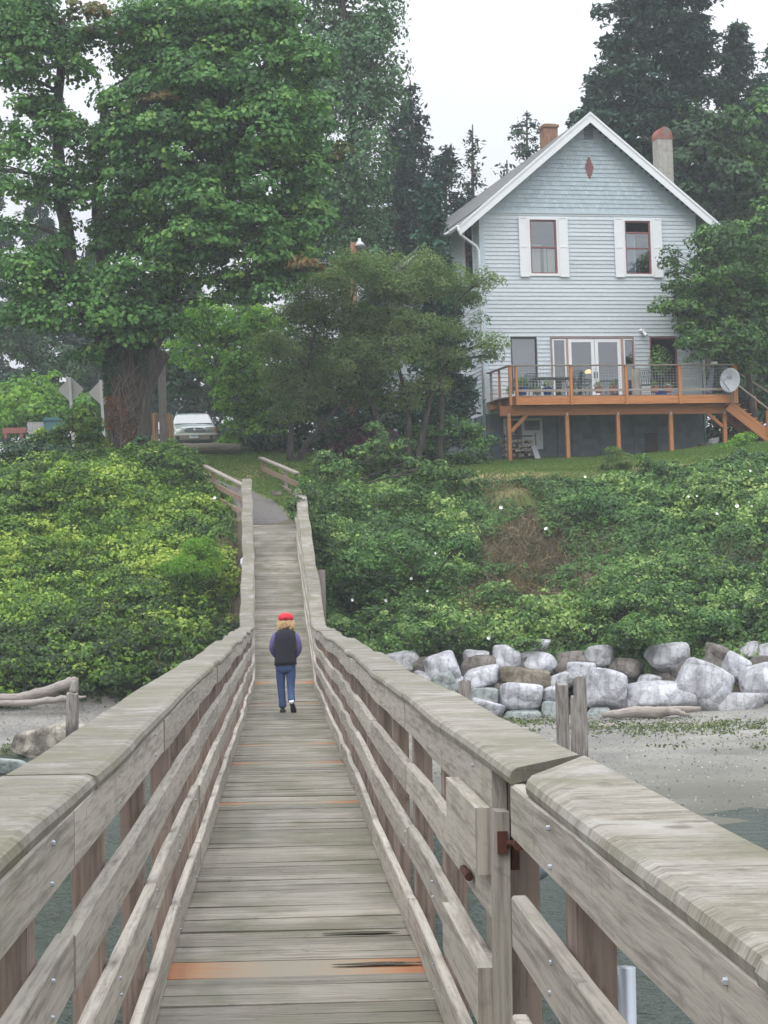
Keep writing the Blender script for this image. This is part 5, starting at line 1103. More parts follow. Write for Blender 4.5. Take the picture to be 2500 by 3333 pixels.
# wrack line and weed on the beach
Ps = []
for (x0, x1, y0, y1, n) in ((1820, 2500, 2345, 2395, 3200), (1430, 1820, 2335, 2365, 1800), (1440, 1760, 2378, 2385, 300), (2100, 2500, 2425, 2445, 200), (0, 160, 2420, 2480, 900), (270, 330, 2255, 2290, 500), (340, 420, 2260, 2290, 200)):
    U_ = RNG.uniform(x0, x1, n); V_ = RNG.normal((y0+y1)/2, (y1-y0)/3.2, n); Rv = np.array(F_)[None]+np.array(RT)[None]*((U_-CX)/FPX)[:, None]-np.array(UP)[None]*((V_-CY)/FPX)[:, None]
    lo = np.full(n, 20.); hi = np.full(n, 49.)
    for _i in range(14):
        md = (lo+hi)/2; q_ = np.array(CAM)[None]+Rv*md[:, None]; ab = q_[:, 2] > ground(q_[:, 0], q_[:, 1]); lo = np.where(ab, md, lo); hi = np.where(ab, hi, md)
    Ps.append(np.array(CAM)[None]+Rv*lo[:, None])
P = np.concatenate(Ps); sel = fbm(P[:, 0]*1.1, P[:, 1]*3.5, 5, 3) > .44; P = P[sel]; P[:, 2] += RNG.uniform(0, .05, len(P))
o = leaves('seaweed', P, RNG.normal(size=P.shape)*.6+np.array([0, -.3, .8]), .065*RNG.uniform(.5, 1.6, len(P)), RNG.random(len(P)), leafmat('seaweed_fronds', [(0, (.03, .035, .015)), (.5, (.05, .075, .02)), (1, (.13, .15, .05))]), None, .5); stuff(o, 'green and brown seaweed wrack line along the beach', 'seaweed')
# pebbles and shells
n = 9000; X = RNG.uniform(-14, 14, n); Y = np.where(X < -2.5, RNG.uniform(44, 48.5, n), RNG.uniform(27, 46, n)); P = np.stack([X, Y, ground(X, Y)+.012], 1)
pm = leafmat('pebbles', [(0, (.08, .08, .08)), (.7, (.30, .29, .27)), (1, (.70, .68, .64))], .0, .8)
o = leaves('pebbles', P, RNG.normal(size=P.shape)*.5+np.array([0, -.5, 1]), RNG.uniform(.015, .045, n), RNG.random(n)**2.2, pm, None, .9, .6); stuff(o, 'small pebbles and white shell bits strewn over the beach', 'pebbles')
# --- bindweed flowers
fm = mat('bindweed_white', (.82, .82, .80), .6); f0 = None
fl = [(1470, 1850), (1390, 1930), (1340, 1890), (1218, 1855), (1085, 1831), (1215, 1705), (1172, 1708), (1305, 1705), (1275, 1545), (1300, 1570), (1270, 1780), (1415, 1810), (1545, 1850), (1568, 1715), (1460, 1760), (1630, 1660), (2024, 1570), (2270, 1620), (2360, 1610), (2440, 1640), (2445, 1655), (2400, 1655), (2240, 1625), (2180, 1700), (2330, 1680), (2480, 1880), (2250, 1790), (2440, 1540), (2400, 1720), (1390, 2035), (1590, 2085), (1330, 1990), (1260, 1960), (2385, 1980), (2480, 1945), (1145, 1960), (1130, 1790), (1430, 1426), (1440, 1412), (1350, 1690), (700, 1630), (1690, 2085), (1905, 1560), (1780, 1730)]
for k, (x, y) in enumerate(fl):
    p = atg(x, y, 45, 75); p = p+(CAM-p).normalized()*1.15+Vector((0, 0, .05))
    if f0 is None:
        mb = MB(); mb.lathe((0, 0, 0), [(.004, 0), (.018, .03), (.036, .05), (.055, .056), (.05, .053), (.012, .028), (.001, .026)], 8, ax=Vector((0, -1, .35))); f0 = mb.build('bindweed_flower', fm)
        tag(f0, 'white bindweed flower among the green leaves of the right bank', 'flower', 'white bindweed flowers scattered over the banks'); f0.location = p
    else:
        c_ = f0.copy(); COL.objects.link(c_); c_.location = p; c_.rotation_euler = (random.uniform(-.4, .4), 0, random.uniform(-.7, .7)); c_.scale = [random.uniform(.55, 1.05)]*3
        if x < 800: c_['label'] = 'white bindweed flower on the bank left of the bridge, beside the flared railing'
        if y < 1500: c_['label'] = 'white flower on the rose bush by the house wall'
# ------------------------------------------------------------------ boulders
ROCK = {}
def rockmat(nm, a, b, v=.0):
    q = mat(nm, a, .85); g = NG(q); ob = g.coord('Object'); n1 = g.noise(ob, 1.6, 6, .62); n2 = g.noise(ob, 7, 5, .7)
    c = g.ramp(n1, [(.32, tuple(x*.72 for x in a)), (.44, a), (.62, b), (.8, tuple(min(1, x*1.12) for x in b))])
    wv = g.n('TexWave'); wv.inputs['Scale'].default_value = 1.3; wv.inputs['Distortion'].default_value = 9; wv.inputs['Detail'].default_value = 4; g.l(ob, wv.inputs['Vector'])
    c = g.mix(g.ramp(wv.outputs[0], [(0, .4), (.12, 0.0)]), c, tuple(x*.6 for x in a)); c = g.mix(g.ramp(n2, [(.3, .55), (.45, 0.0)]), c, tuple(x*.5 for x in a))
    g.base(c); vo = g.n('TexVoronoi'); vo.feature = 'DISTANCE_TO_EDGE'; vo.inputs['Scale'].default_value = 1.6; g.l(ob, vo.inputs['Vector']); g.bump(g.math('ADD', g.math('ADD', n2, n1), g.math('MINIMUM', g.math('MULTIPLY', vo.outputs[0], 4), .8)), .8, .09); return q
ROCK['w'] = rockmat('pale_limestone', (.38, .38, .40), (.64, .64, .67)); ROCK['g'] = rockmat('grey_rock', (.32, .32, .325), (.50, .50, .505)); ROCK['b'] = rockmat('brown_rock', (.13, .115, .10), (.25, .225, .20)); ROCK['n'] = rockmat('green_grey_rock', (.22, .25, .24), (.36, .39, .37)); ROCK['o'] = rockmat('olive_rock', (.13, .11, .075), (.26, .23, .17))
import bmesh
def boulder(name, label, cat, c, sx, sy, sz, mt, seed, group=None, sub=4, rot=0, npl=12):
    r = np.random.default_rng(seed); bm = bmesh.new(); bmesh.ops.create_icosphere(bm, subdivisions=sub, radius=1)
    pn = r.normal(size=(npl, 3)); pn /= np.linalg.norm(pn, axis=1, keepdims=True); pd = r.uniform(.62, .92, npl); pn[:6] = np.array([[1, 0, 0], [-1, 0, 0], [0, 1, 0], [0, -1, 0], [0, 0, 1], [0, 0, -1]])+r.normal(size=(6, 3))*.22; pn /= np.linalg.norm(pn, axis=1, keepdims=True); pd[:6] = r.uniform(.55, .70, 6)
    V = np.array([v.co for v in bm.verts]); dt = V@pn.T; rad = np.where(dt > .05, pd/np.maximum(dt, .05), 9); k = 14.
    rr = -np.log(np.exp(-k*np.minimum(rad, 1.3)).sum(1)+math.exp(-k*1.0))/k
    V2 = V*rr[:, None]; nz_ = fbm(V[:, 0]*2.2+V[:, 2]*1.7+seed, V[:, 1]*2.2+V[:, 2]*.9, seed, 3)-.5; V2 *= (1+.07*nz_)[:, None]
    ex = np.abs(V2).max(0); V2 = V2/ex*np.array([sx, sy, sz]); ca, sa = math.cos(rot), math.sin(rot)
    V2 = np.stack([V2[:, 0]*ca-V2[:, 2]*sa, V2[:, 1], V2[:, 0]*sa+V2[:, 2]*ca], 1)
    for v, p in zip(bm.verts, V2): v.co = p; 
    for f in bm.faces: f.smooth = True
    me = bpy.data.meshes.new(name); bm.to_mesh(me); bm.free(); me.materials.append(mt); o = bpy.data.objects.new(name, me); COL.objects.link(o); o.location = c
    return tag(o, label, cat, group)
def cr(x, y): return 1200+x*.7836, 1900+y*.7836
RK = [(305, 352, 145, 150, 'w', 'big squarish pale boulder in the top row at the left end of the heap', 0), (312, 418, 95, 95, 'n', 'pale pointed triangular boulder at the left end of the heap', .2), (447, 318, 100, 80, 'g', 'small grey brown boulder half under leaves in the top row left', 0),
 (573, 310, 120, 115, 'w', 'lilac grey upright boulder touching the leaves in the top row', -.3), (708, 327, 160, 90, 'w', 'white flat faced boulder in the top row above the olive one', .0), (716, 258, 75, 50, 'g', 'small grey boulder highest of all among the leaves', 0), (475, 390, 155, 90, 'w', 'pale boulder in the second row behind the single piling', .1),
 (378, 420, 60, 65, 'w', 'small pale boulder just left of the single piling', 0), (485, 472, 115, 85, 'n', 'green grey boulder behind the foot of the single piling', 0), (537, 433, 48, 40, 'b', 'smallest brown stone wedged beside the olive boulder', 0), (648, 395, 195, 90, 'o', 'olive brown flat boulder in the middle of the heap', -.15),
 (628, 465, 175, 100, 'w', 'large white rounded boulder below the olive one', 0), (492, 518, 140, 80, 'w', 'white sloping boulder at the foot of the heap beside the railing', -.2), (637, 550, 165, 42, 'n', 'low green grey slab at the foot of the heap', 0), (352, 492, 120, 65, 'w', 'white boulder peeping over the bridge railing', -.3),
 (838, 312, 105, 65, 'b', 'dark brown shadowed boulder right of the white flat one', 0), (886, 370, 112, 80, 'w', 'pale round boulder just left above the piling cluster', 0), (800, 402, 115, 72, 'g', 'grey sloping boulder behind the piling cluster', .3), (768, 458, 115, 62, 'w', 'small white boulder directly left of the piling cluster', 0),
 (765, 530, 95, 78, 'n', 'green grey boulder at the foot of the piling cluster', 0), (955, 308, 115, 95, 'g', 'grey boulder under the leaves right above the piling cluster', 0), (995, 443, 175, 165, 'w', 'big mottled grey round boulder right of the piling cluster', 0), (962, 537, 105, 52, 'n', 'low green grey boulder behind the end of the long driftwood log', 0),
 (1200, 468, 310, 118, 'w', 'longest pale boulder lying behind the driftwood log', .03), (1250, 310, 175, 115, 'g', 'brownish grey boulder under hanging leaves', .25), (1165, 402, 115, 50, 'g', 'small grey boulder above the longest pale boulder', .1), (1440, 302, 115, 105, 'b', 'dark brown boulder in the top row near the right edge', 0),
 (1387, 432, 225, 190, 'w', 'biggest pale wedge shaped boulder leaning at the right', -.5), (1535, 350, 110, 145, 'w', 'pale upright boulder in the top row at the right', -.35), (1578, 275, 95, 62, 'g', 'grey boulder highest at the right edge', 0), (1630, 412, 175, 160, 'w', 'large pale grey boulder cut by the right edge', .4),
 (1525, 497, 228, 88, 'g', 'long grey boulder lowest at the right of the heap', .05), (1648, 290, 65, 90, 'g', 'narrow grey boulder in the top row at the right edge', 0), (150, 325, 150, 80, 'g', 'grey boulder partly hidden by vines left of the heap', .1), (1070, 350, 100, 75, 'b', 'dark boulder behind hanging leaves above the mottled round one', 0), (230, 400, 90, 70, 'g', 'grey boulder behind the bridge railing at the left end', 0)]
for k, (x, y, w_, h_, mt, lab, rot) in enumerate(RK):
    px, py = cr(x, y); d = 46.6+max(0, 560-(y+h_/2))*.0095; s = .7836*d/FPX; c_ = at(px, py, d)
    boulder('boulder', lab, 'boulder', c_, w_*s*.56, (w_+h_)*.5*s*.52, h_*s*.59, ROCK[mt], 100+k, 'boulders heaped at the foot of the right bank', rot=rot)
for k in range(26):     # dark rubble behind and between
    px = 1250+k*52; c_ = at(px, 2190+(k % 3)*60, 48.5); boulder('rubble_stone', 'dark stone filling the gaps between the big boulders', 'stone', c_, .55, .4, .45, ROCK['b'], 300+k, 'dark stones wedged behind the boulders', sub=3)
boulder('boulder', 'large barnacled tan boulder on the left beach behind the railing', 'boulder', at(170, 2415, 42.5), .85, .8, .42, rockmat('barnacled_rock', (.17, .15, .12), (.48, .44, .36)), 77, rot=.12)
boulder('boulder', 'pale flat rock at the left edge behind the near railing', 'boulder', at(20, 2490, 38), .5, .4, .16, ROCK['n'], 78)

# ------------------------------------------------------------------ pilings and driftwood
def piling(px, ptop, pbot, d, wpx, lab, grp=None, lean=0):
    a = at(px+lean, ptop, d); b = at(px, pbot, d); r = wpx/2*d/FPX; mb = MB(); n = 14; rings = []
    for k in range(9):
        f = k/8; c_ = Vector((b.x+(a.x-b.x)*f, b.y+(a.y-b.y)*f, (b.z-.5)+(a.z-b.z+.5)*f)); rr = r*(1.08-.1*f)
        rings.append([c_+Vector((math.cos(6.283*j/n), math.sin(6.283*j/n), 0))*rr*(1+.09*vn(np.float64(j*1.7), np.float64(px), 1)-.05*vn(np.float64(j), np.float64(f*3), 2)) + (Vector((0, 0, random.uniform(-.05, .03))) if k == 8 else Vector((0, 0, 0))) for j in range(n)])
    mb.sweep(rings); o = mb.build('piling', M['pilev'], None); return tag(o, lab, 'piling', grp)
q = mat('old_piling', (.3, .27, .24), .9); g = NG(q); ob = g.coord('Object', (9, 9, 1.1)); n1 = g.noise(ob, 2, 5, .7); c = g.ramp(n1, [(.3, (.09, .075, .065)), (.48, (.25, .225, .20)), (.7, (.42, .39, .36))])
sp = g.n('SeparateXYZ'); g.l(g.coord('Object'), sp.inputs[0]); wv = g.math('ADD', sp.outputs[2], g.math('MULTIPLY', n1, .5)); c = g.mix(g.ramp(g.math('MULTIPLY', wv, .5), [(.42, .85), (.58, 0.0)]), c, (.05, .04, .03)); g.base(c); g.bump(n1, .8, .03); M['pilev'] = q
piling(1512, 2215, 2420, 33, 42, 'single grey piling left of the cluster on the right beach')
piling(1832, 2222, 2470, 28.5, 40, 'left and shorter of the tall pilings in the clustered group', 'clustered pilings on the beach', -4)
piling(1893, 2200, 2495, 28.0, 42, 'right and tallest of the pilings in the clustered group', 'clustered pilings on the beach', -6)
piling(1868, 2268, 2460, 29.2, 22, 'thin split piling between the two tall ones', 'clustered pilings on the beach')
piling(232, 2255, 2400, 40, 40, 'single leaning grey piling on the left beach', None, 4)
def log(name, lab, cat, pts, rad, mt, grp=None, n=10):
    pts = [Vector(p) for p in pts]; full = []; rr = []
    for i in range(len(pts)-1):
        for j in range(5): f = j/5; full.append(pts[i].lerp(pts[i+1], f)+Vector((0, 0, RNG.normal()*.012))); rr.append(rad[i]+(rad[i+1]-rad[i])*f+RNG.normal()*rad[i]*.06)
    full.append(pts[-1]); rr.append(rad[-1]); mb = MB(); mb.tube(full, rr, n); return tag(mb.build(name, mt, None, smooth=True), lab, cat, grp)
def B_(px, py, d, dz=0): p = at(px, py, d); return (p.x, p.y, p.z+dz)
log('driftwood_log', 'long grey driftwood log in front of the longest pale boulder', 'driftwood', [B_(1960, 2328, 45.5), B_(2050, 2318, 45.5), B_(2150, 2318, 45.5), B_(2280, 2306, 45.7)], [.08, .13, .13, .05], M['drift'])
log('driftwood_log', 'forked pale driftwood piece beside the end of the long log', 'driftwood', [B_(2170, 2312, 45.3), B_(2210, 2320, 45.2), B_(2245, 2330, 45.1)], [.08, .07, .03], M['drift'])
log('driftwood_log', 'short brown driftwood log lying in the seaweed', 'driftwood', [B_(1950, 2366, 43.5), B_(2000, 2368, 43.5), B_(2040, 2372, 43.5)], [.07, .08, .05], M['drift'])
log('driftwood_log', 'thin crooked branch running along the wrack line to the right edge', 'driftwood', [B_(2070, 2368, 43.6), B_(2180, 2358, 43.8), B_(2330, 2352, 43.9), B_(2520, 2368, 43.5)], [.05, .05, .04, .03], M['drift'])
log('driftwood_log', 'upper of the two long logs on the left beach, ending in a root', 'driftwood', [B_(-80, 2278, 46.6), B_(60, 2272, 46.5), B_(160, 2250, 46.3), B_(225, 2225, 46.2), B_(248, 2210, 46.2)], [.10, .12, .13, .13, .07], M['drift'], 'driftwood logs on the left beach')
log('driftwood_log', 'lower of the two long logs on the left beach', 'driftwood', [B_(-80, 2292, 46), B_(80, 2290, 46), B_(200, 2272, 46), B_(280, 2268, 46)], [.07, .08, .08, .03], M['drift'], 'driftwood logs on the left beach')
log('root_stub', 'upright broken root at the end of the left driftwood', 'driftwood', [B_(240, 2250, 46.1), B_(244, 2222, 46.1), B_(248, 2206, 46.1)], [.12, .09, .05], M['drift'])

# ------------------------------------------------------------------ flared railings at the head of the bridge
def rail3(lab, top, posts, dz, mt):
    t = thing('flared_railing', lab, 'railing', tuple(Vector(top[0])-Vector((0, 0, 1)))); a, b = Vector(top[0]), Vector(top[1]); d_ = (b-a)
    mb = MB(); mb.beam(a, b, .16, .05, 0, .5); mb.build('rail_cap', M['greywood'], t)
    for h_ in dz: mb = MB(); mb.beam(a-Vector((0, .02, h_)), b-Vector((0, .02, h_)), .04, .15, 0, .6); mb.build('rail_board', mt, t)
    for f in posts:
        p = a+d_*f; z_ = gz(p.x, p.y)-.2; mb = MB(); mb.box((p.x, p.y+.06, (p.z+z_)/2-.02), .10, .10, p.z-z_-.03, None, 0, .5); mb.build('post', mt if f > .3 else M['greywood'], t)
    return t
ow = wood('reddish_rail_wood', (.20, .13, .085), (.30, .21, .15))
rail3('weathered railing flaring left from the upper end of the bridge', (B_(803, 1585, 55), B_(645, 1506, 61)), (.16, .66, .97), (.42, .80, 1.15), ow)
rail3('brown railing behind the path, right of the flared left one', (B_(968, 1540, 59), B_(849, 1490, 65)), (.93, .30), (.34, .66), ow)
mb = MB(); mb.box(B_(900, 1605, 58.5), .3, .3, .12); tag(mb.build('flat_stone', ROCK['b'], None, bevel=.03), 'small flat stone at the right edge of the gravel path', 'stone')

# ------------------------------------------------------------------ road signs, posts, bench, log barrier, pole light
def sign(px, ptop, pmid, d, pb, lab, ang):
    p = at(px, pmid, d); s = (pmid-ptop)*d/FPX; g_ = gz(p.x, p.y); t = thing('road_sign', lab, 'road sign', (p.x, p.y, g_), 'diamond road signs seen from behind')
    R = Matrix.Rotation(ang, 3, 'Z'); mb = MB(); th = .012; n = 4; r_ = s
    pts = []
    for k in range(4):
        a = math.pi/2*k; c0 = Vector((math.cos(a)*r_, 0, math.sin(a)*r_)); 
        for e_ in (-.08, .08): pts.append(p + R@(c0*.93+Vector((math.cos(a+e_)*r_*.07 - math.sin(a)*e_*r_*.6, 0, math.sin(a+e_)*r_*.07+math.cos(a)*e_*r_*.6))))
    fr = [q_ + R@Vector((0, .0, 0)) for q_ in pts]; bk = [q_ + R@Vector((0, th, 0)) for q_ in pts]
    mb.face(fr[::-1]); mb.face(bk, 1)
    for k in range(8): mb.face([fr[k], fr[(k+1) % 8], bk[(k+1) % 8], bk[k]])
    mb.build('sign_plate', [plain('sign_back', (.48, .46, .45), .55, .06), mat('sign_yellow', (.6, .4, .03), .5)], t)
    mb = MB(); lean = Vector((-.04, 0, 0)); mb.box((p.x+.02, p.y-.045, (p.z+s*.98+g_-.3)/2), .09, .06, p.z+s*.98-g_+.3, Matrix.Rotation(-.035, 3, 'Y')); mb.build('post', plain('white_post', (.58, .58, .57), .6, .05), t)
sign(231, 1228, 1268, 67, 1440, 'diamond road sign seen from behind, the nearer and clearer one left of the maple', .1)
sign(332, 1236, 1278, 69, 1440, 'diamond road sign half hidden behind the maple trunk', .1)
pp = thing('mooring_posts', 'grey pole flanked by two orange brown timber slabs beside the maple', 'posts', B_(527, 1500, 68))
def slab(x0, x1, yt, d, mt, nm, sl=0, t=.5):
    a = at(x0, yt, d); b = at(x1, yt, d); g_ = gz(a.x, a.y)-.3; mb = MB(); y = a.y
    mb.hexa([(a.x, y-.1, g_), (b.x, y-.1, g_), (b.x, y+.12, g_), (a.x, y+.12, g_), (a.x, y-.1, a.z+min(0, sl)), (b.x, y-.1, a.z-max(0, sl)), (b.x, y+.12, a.z-max(0, sl)), (a.x, y+.12, a.z+min(0, sl))], 0, t); mb.build(nm, mt, pp, bevel=.015)
ob_ = wood('orange_brown_timber', (.26, .13, .06), (.42, .28, .18), grain=.5)
slab(491, 513, 1343, 68, ob_, 'slab', -.05); slab(538, 563, 1343, 68, ob_, 'slab', .09)
slab(514, 537, 1180, 68.05, wood('grey_pole_wood', (.16, .14, .13), (.26, .235, .22)), 'pole')
mb = MB(); a = Vector(B_(520, 1478, 67.3)); b = Vector(B_(592, 1480, 67.3)); mb.beam(a, b, .34, .05, 0, .5); bn = thing('bench', 'low plank bench beside the wooden posts on the grass', 'bench', tuple(a-Vector((0, 0, .3)))); mb.build('seat', M['drift'], bn)
for f in (.12, .85): p = a.lerp(b, f); z_ = gz(p.x, p.y)-.1; mb = MB(); mb.box((p.x, p.y, (p.z+z_)/2-.02), .22, .25, p.z-z_-.03); mb.build('leg', M['drift'], bn)
log('log_barrier', 'long dark log lying on the ground in front of the parked car', 'log', [B_(470, 1459, 71), B_(560, 1459, 71), B_(680, 1460, 71), B_(787, 1461, 71)], [.19, .2, .2, .19], M['darklog'] if 'darklog' in M else wood('mossy_log', (.075, .065, .045), (.15, .135, .09)))
mb = MB(); a = at(1152, 790, 74); b = at(1148, 1440, 74); mb.tube([(b.x, b.y, gz(b.x, b.y)-.2), a], [.15, .13], 10); lp2 = thing('pole_light', 'rusty wooden pole with a small bell shaped lamp above the feathery tree', 'lamp post', (b.x, b.y, gz(b.x, b.y))); mb.build('pole', wood('rusty_pole', (.28, .11, .05), (.42, .24, .15), grain=.4), lp2)
mb = MB(); c_ = at(1171, 795, 74); mb.lathe(c_, [(.10, -.09), (.24, -.08), (.11, .07), (.05, .10), (.05, .22), (.001, .23)], 14); mb.build('lamp_shade', plain('lamp_white', (.62, .63, .64), .5), lp2, smooth=True)
mb = MB(); mb.tube([a-Vector((0, 0, .15)), c_+Vector((0, 0, .2))], .02, 5); mb.build('bracket', M['steel'], lp2)
mb = MB(); e_ = at(1030, 850, 76); pts = [a.lerp(e_, k/8)-Vector((0, 0, .35*math.sin(math.pi*k/8))) for k in range(9)]; e2 = at(300, 1020, 95); pts += [e_.lerp(e2, k/8)-Vector((0, 0, 1.0*math.sin(math.pi*k/8))) for k in range(1, 9)]; mb.tube(pts, .014, 5); tag(mb.build('power_line', plain('wire', (.22, .22, .22), .6), None), 'thin wire running left from the pole with the bell lamp', 'wire')
mb = MB(); p = B_(797, 1835, 48.2); rr_ = []
mb.lathe(Vector(p)-Vector((0, 0, .12)), [(.001, 0), (.07, .03), (.11, .13), (.10, .23), (.05, .27), (.001, .26)], 8); o = mb.build('plastic_bag', M['white'], None); tag(o, 'white plastic bag caught outside the left ramp railing', 'bag')
mb = MB(); a = at(1030, 1890, 46.5); mb.tube([a-Vector((0, 0, 1.6)), a+Vector((.05, 0, .25))], [.2, .17], 10); tag(mb.build('pile_head', M['dark'], None, smooth=True), 'dark pile head standing right of the ramp among the leaves', 'pile')
# far left low structures on the far side of the road
mb = MB(); 
for k in range(9): mb.box(B_(92+k*6, 1392, 80), .05, .04, .45)
mb.beam(B_(88, 1385, 80.2), B_(146, 1385, 80.2), .04, .06); mb.beam(B_(88, 1396, 80.2), B_(146, 1396, 80.2), .04, .06); tag(mb.build('picket_fence', plain('grey_fence', (.40, .38, .38), .8), None), 'short grey picket fence beyond the road at the left', 'fence')
mb = MB(); mb.box(B_(183, 1382, 80), .85, .6, .55); mb.box(B_(183, 1368, 80), .95, .7, .05); tag(mb.build('dumpster', plain('teal_paint', (.05, .14, .14), .6), None, bevel=.02), 'teal green box with a flat lid behind the near road sign', 'box')
mb = MB(); mb.box(B_(48, 1402, 80), .95, .3, .22); mb.box(B_(20, 1415, 80), .1, .3, .3); mb.box(B_(72, 1415, 80), .1, .3, .3); tag(mb.build('low_table', plain('red_brown_paint', (.25, .10, .08), .8), None), 'reddish brown low bench at the far left beyond the road', 'bench')

# ------------------------------------------------------------------ parked cars
def car(loc, rz, lab, paint, low, plate=True):
    t = thing('parked_car', lab, 'car', (0, 0, 0))
    # x across, y back (front at y=0), z up
    Lc, hw = 4.7, .86
    def prof(y):   # beltline top z, half width
        return np.interp(y, [0, .08, .5, 1.15, 4.2, 4.6, 4.7], [.62, .72, .86, .95, .98, .92, .8]), np.interp(y, [0, .1, .5, 1.2, 4.0, 4.55, 4.7], [.70, .78, .84, .86, .86, .80, .74])
    mb = MB(); rings = []
    for y in (0, .05, .15, .4, .8, 1.15, 1.8, 2.6, 3.4, 4.1, 4.45, 4.62, 4.7):
        z, w_ = prof(y); lo_ = .20 if .2 < y < 4.5 else .26
        rings.append([(-w_*.93, y, lo_), (-w_, y, .42), (-w_, y, .62), (-w_*.97, y, z*.93), (-w_*.86, y, z), (-.35, y, z+.03), (.35, y, z+.03), (w_*.86, y, z), (w_*.97, y, z*.93), (w_, y, .62), (w_, y, .42), (w_*.93, y, lo_)])
    mb.sweep(rings, t=.5); body = mb.build('body', [paint], t, smooth=True)
    for p_ in body.data.polygons: p_.use_smooth = True
    mb = MB(); mb.sweep([[(-w_, y, z0), (-w_*1.01, y, z0+.16), (w_*1.01, y, z0+.16), (w_, y, z0)] for y, w_, z0 in ((-.035, .66, .30), (-.03, .74, .29), (.1, .86, .29), (.3, .875, .30))]); mb.build('bumper', low, t)
    mb = MB(); mb.sweep([[(-w_, y, .46), (-w_, y, .53), (w_, y, .53), (w_, y, .46)] for y, w_ in ((-.05, .66), (-.045, .76), (.08, .875))]); mb.build('bumper_strip', plain('cream_strip', (.75, .73, .68), .4, .03), t)
    # cabin
    mb = MB(); rings = []
    for y, z, w0, w1 in ((1.10, .97, .78, .77), (1.75, 1.36, .80, .64), (1.95, 1.43, .80, .62), (3.4, 1.46, .80, .60), (4.2, 1.38, .80, .60), (4.55, .98, .78, .74)):
        rings.append([(-w0, y, .94), (-w1, y, z-.03), (-w1*.88, y, z), (0, y, z+.02), (w1*.88, y, z), (w1, y, z-.03), (w0, y, .94)])
    mb.sweep(rings); mb.build('cabin', paint, t)
    gl = mat('car_glass_'+lab[:4], (.02, .025, .03), .08, Specular_IOR_Level=.8); gl.node_tree.nodes['Principled BSDF'].inputs['IOR'].default_value = 2.6
    mb = MB(); mb.face([(-.70, 1.105, .995), (.70, 1.105, .995), (.575, 1.735, 1.375), (-.575, 1.735, 1.375)]); mb.build('windshield', gl, t)
    for s_ in (-1, 1):
        mb = MB(); mb.face([(s_*.812, 1.5, 1.0), (s_*.812, 4.2, 1.0), (s_*.675, 3.95, 1.36), (s_*.675, 2.05, 1.36)][::s_]); mb.build('side_window', gl, t)
        mb = MB(); mb.tube([(s_*.56, 2.0, 1.44), (s_*.56, 2.1, 1.53), (s_*.56, 3.7, 1.54), (s_*.56, 3.85, 1.45)], .02, 6); mb.build('roof_rail', low, t)
        mb = MB(); mb.box((s_*.97, 1.52, 1.03), .2, .09, .12); mb.box((s_*.86, 1.5, .99), .1, .05, .04); mb.build('mirror', plain('mirror_dark', (.07, .08, .08), .4), t, bevel=.02)
        mb = MB(); mb.sweep([[(s_*.42, -.012, .60), (s_*.42, -.0, .745), (s_*.62, .02, .755), (s_*.80, .13, .745), (s_*.80, .09, .59), (s_*.6, -.005, .585)], [(s_*.42, .05, .60), (s_*.42, .06, .745), (s_*.62, .08, .75), (s_*.78, .2, .74), (s_*.78, .15, .6), (s_*.6, .05, .59)]][::s_]); hl = mb.build('headlight', plain('lamp_glass', (.62, .64, .66), .15, .05, 8), t)
        mb = MB(); mb.box((s_*.775, .085, .665), .085, .06, .12, Matrix.Rotation(s_*.6, 3, 'Z')); mb.build('indicator', mat('amber', (.75, .22, .05), .3), hl)
        mb = MB(); mb.lathe((s_*.62, -.045, .37), [(.001, .0), (.075, .0), (.085, -.03)], 12, ax=Vector((0, -1, 0))); mb.build('fog_lamp', plain('fog_dark', (.05, .05, .05), .3), t)
        for y in (.85, 3.6):
            mb = MB(); mb.lathe((s_*.70, y, .31), [(.001, 0), (.31, 0), (.32, .03), (.32, .15), (.30, .18), (.2, .18), (.19, .17), (.001, .17)], 20, ax=Vector((s_, 0, 0))); wh = mb.build('wheel', plain('tyre', (.03, .03, .03), .8), t)
            mb = MB(); mb.lathe((s_*.875, y, .31), [(.001, 0), (.18, 0), (.19, .012), (.001, .02)], 12, ax=Vector((s_, 0, 0))); mb.build('rim', M['steel'], wh)
    mb = MB(); gx = .36
    mb.sweep([[(-gx, y, .615), (-gx-.02, y, .68), (-gx+.04, y, .725), (gx-.04, y, .725), (gx+.02, y, .68), (gx, y, .615)] for y in (-.03, .05)]); gr = mb.build('grille', plain('grille_black', (.02, .02, .025), .4), t)
    mb = MB(); mb.tube([(gx*math.cos(a)*1.03, -.035, .67+.062*math.sin(a)) for a in np.linspace(0, 6.283, 25)], .009, 5, caps=False); mb.beam((-gx, -.036, .67), (gx, -.036, .67), .01, .012); mb.lathe((0, -.04, .67), [(.001, .012), (.05, .01), (.055, 0)], 12, ax=Vector((0, -1, 0))); mb.build('chrome_trim', plain('chrome', (.55, .56, .58), .2, .02, 3, .9), gr)
    if plate: mb = MB(); mb.box((-.02, -.055, .43), .33, .012, .17); pl = mb.build('number_plate', M['white'], t); mb = MB(); [mb.box((-.13+.043*k, -.064, .43), .026, .004, .065) for k in range(7)]; mb.build('plate_digits', plain('plate_blue', (.12, .16, .30), .5), pl)
    mb = MB(); mb.tube([(-.6, 1.09, .985), (0, 1.12, .99), (.1, 1.11, .985), (.6, 1.09, .985)], .012, 5); mb.build('wiper', dk, t)
    t.location = loc; t.rotation_euler = (0, 0, rz); return t
cp = q = mat('pale_green_paint', (.30, .37, .34), .3, Metallic=.4); q.node_tree.nodes['Principled BSDF'].inputs['Coat Weight'].default_value = .6
lowp_ = plain('tan_grey_plastic', (.27, .24, .21), .6, .05)
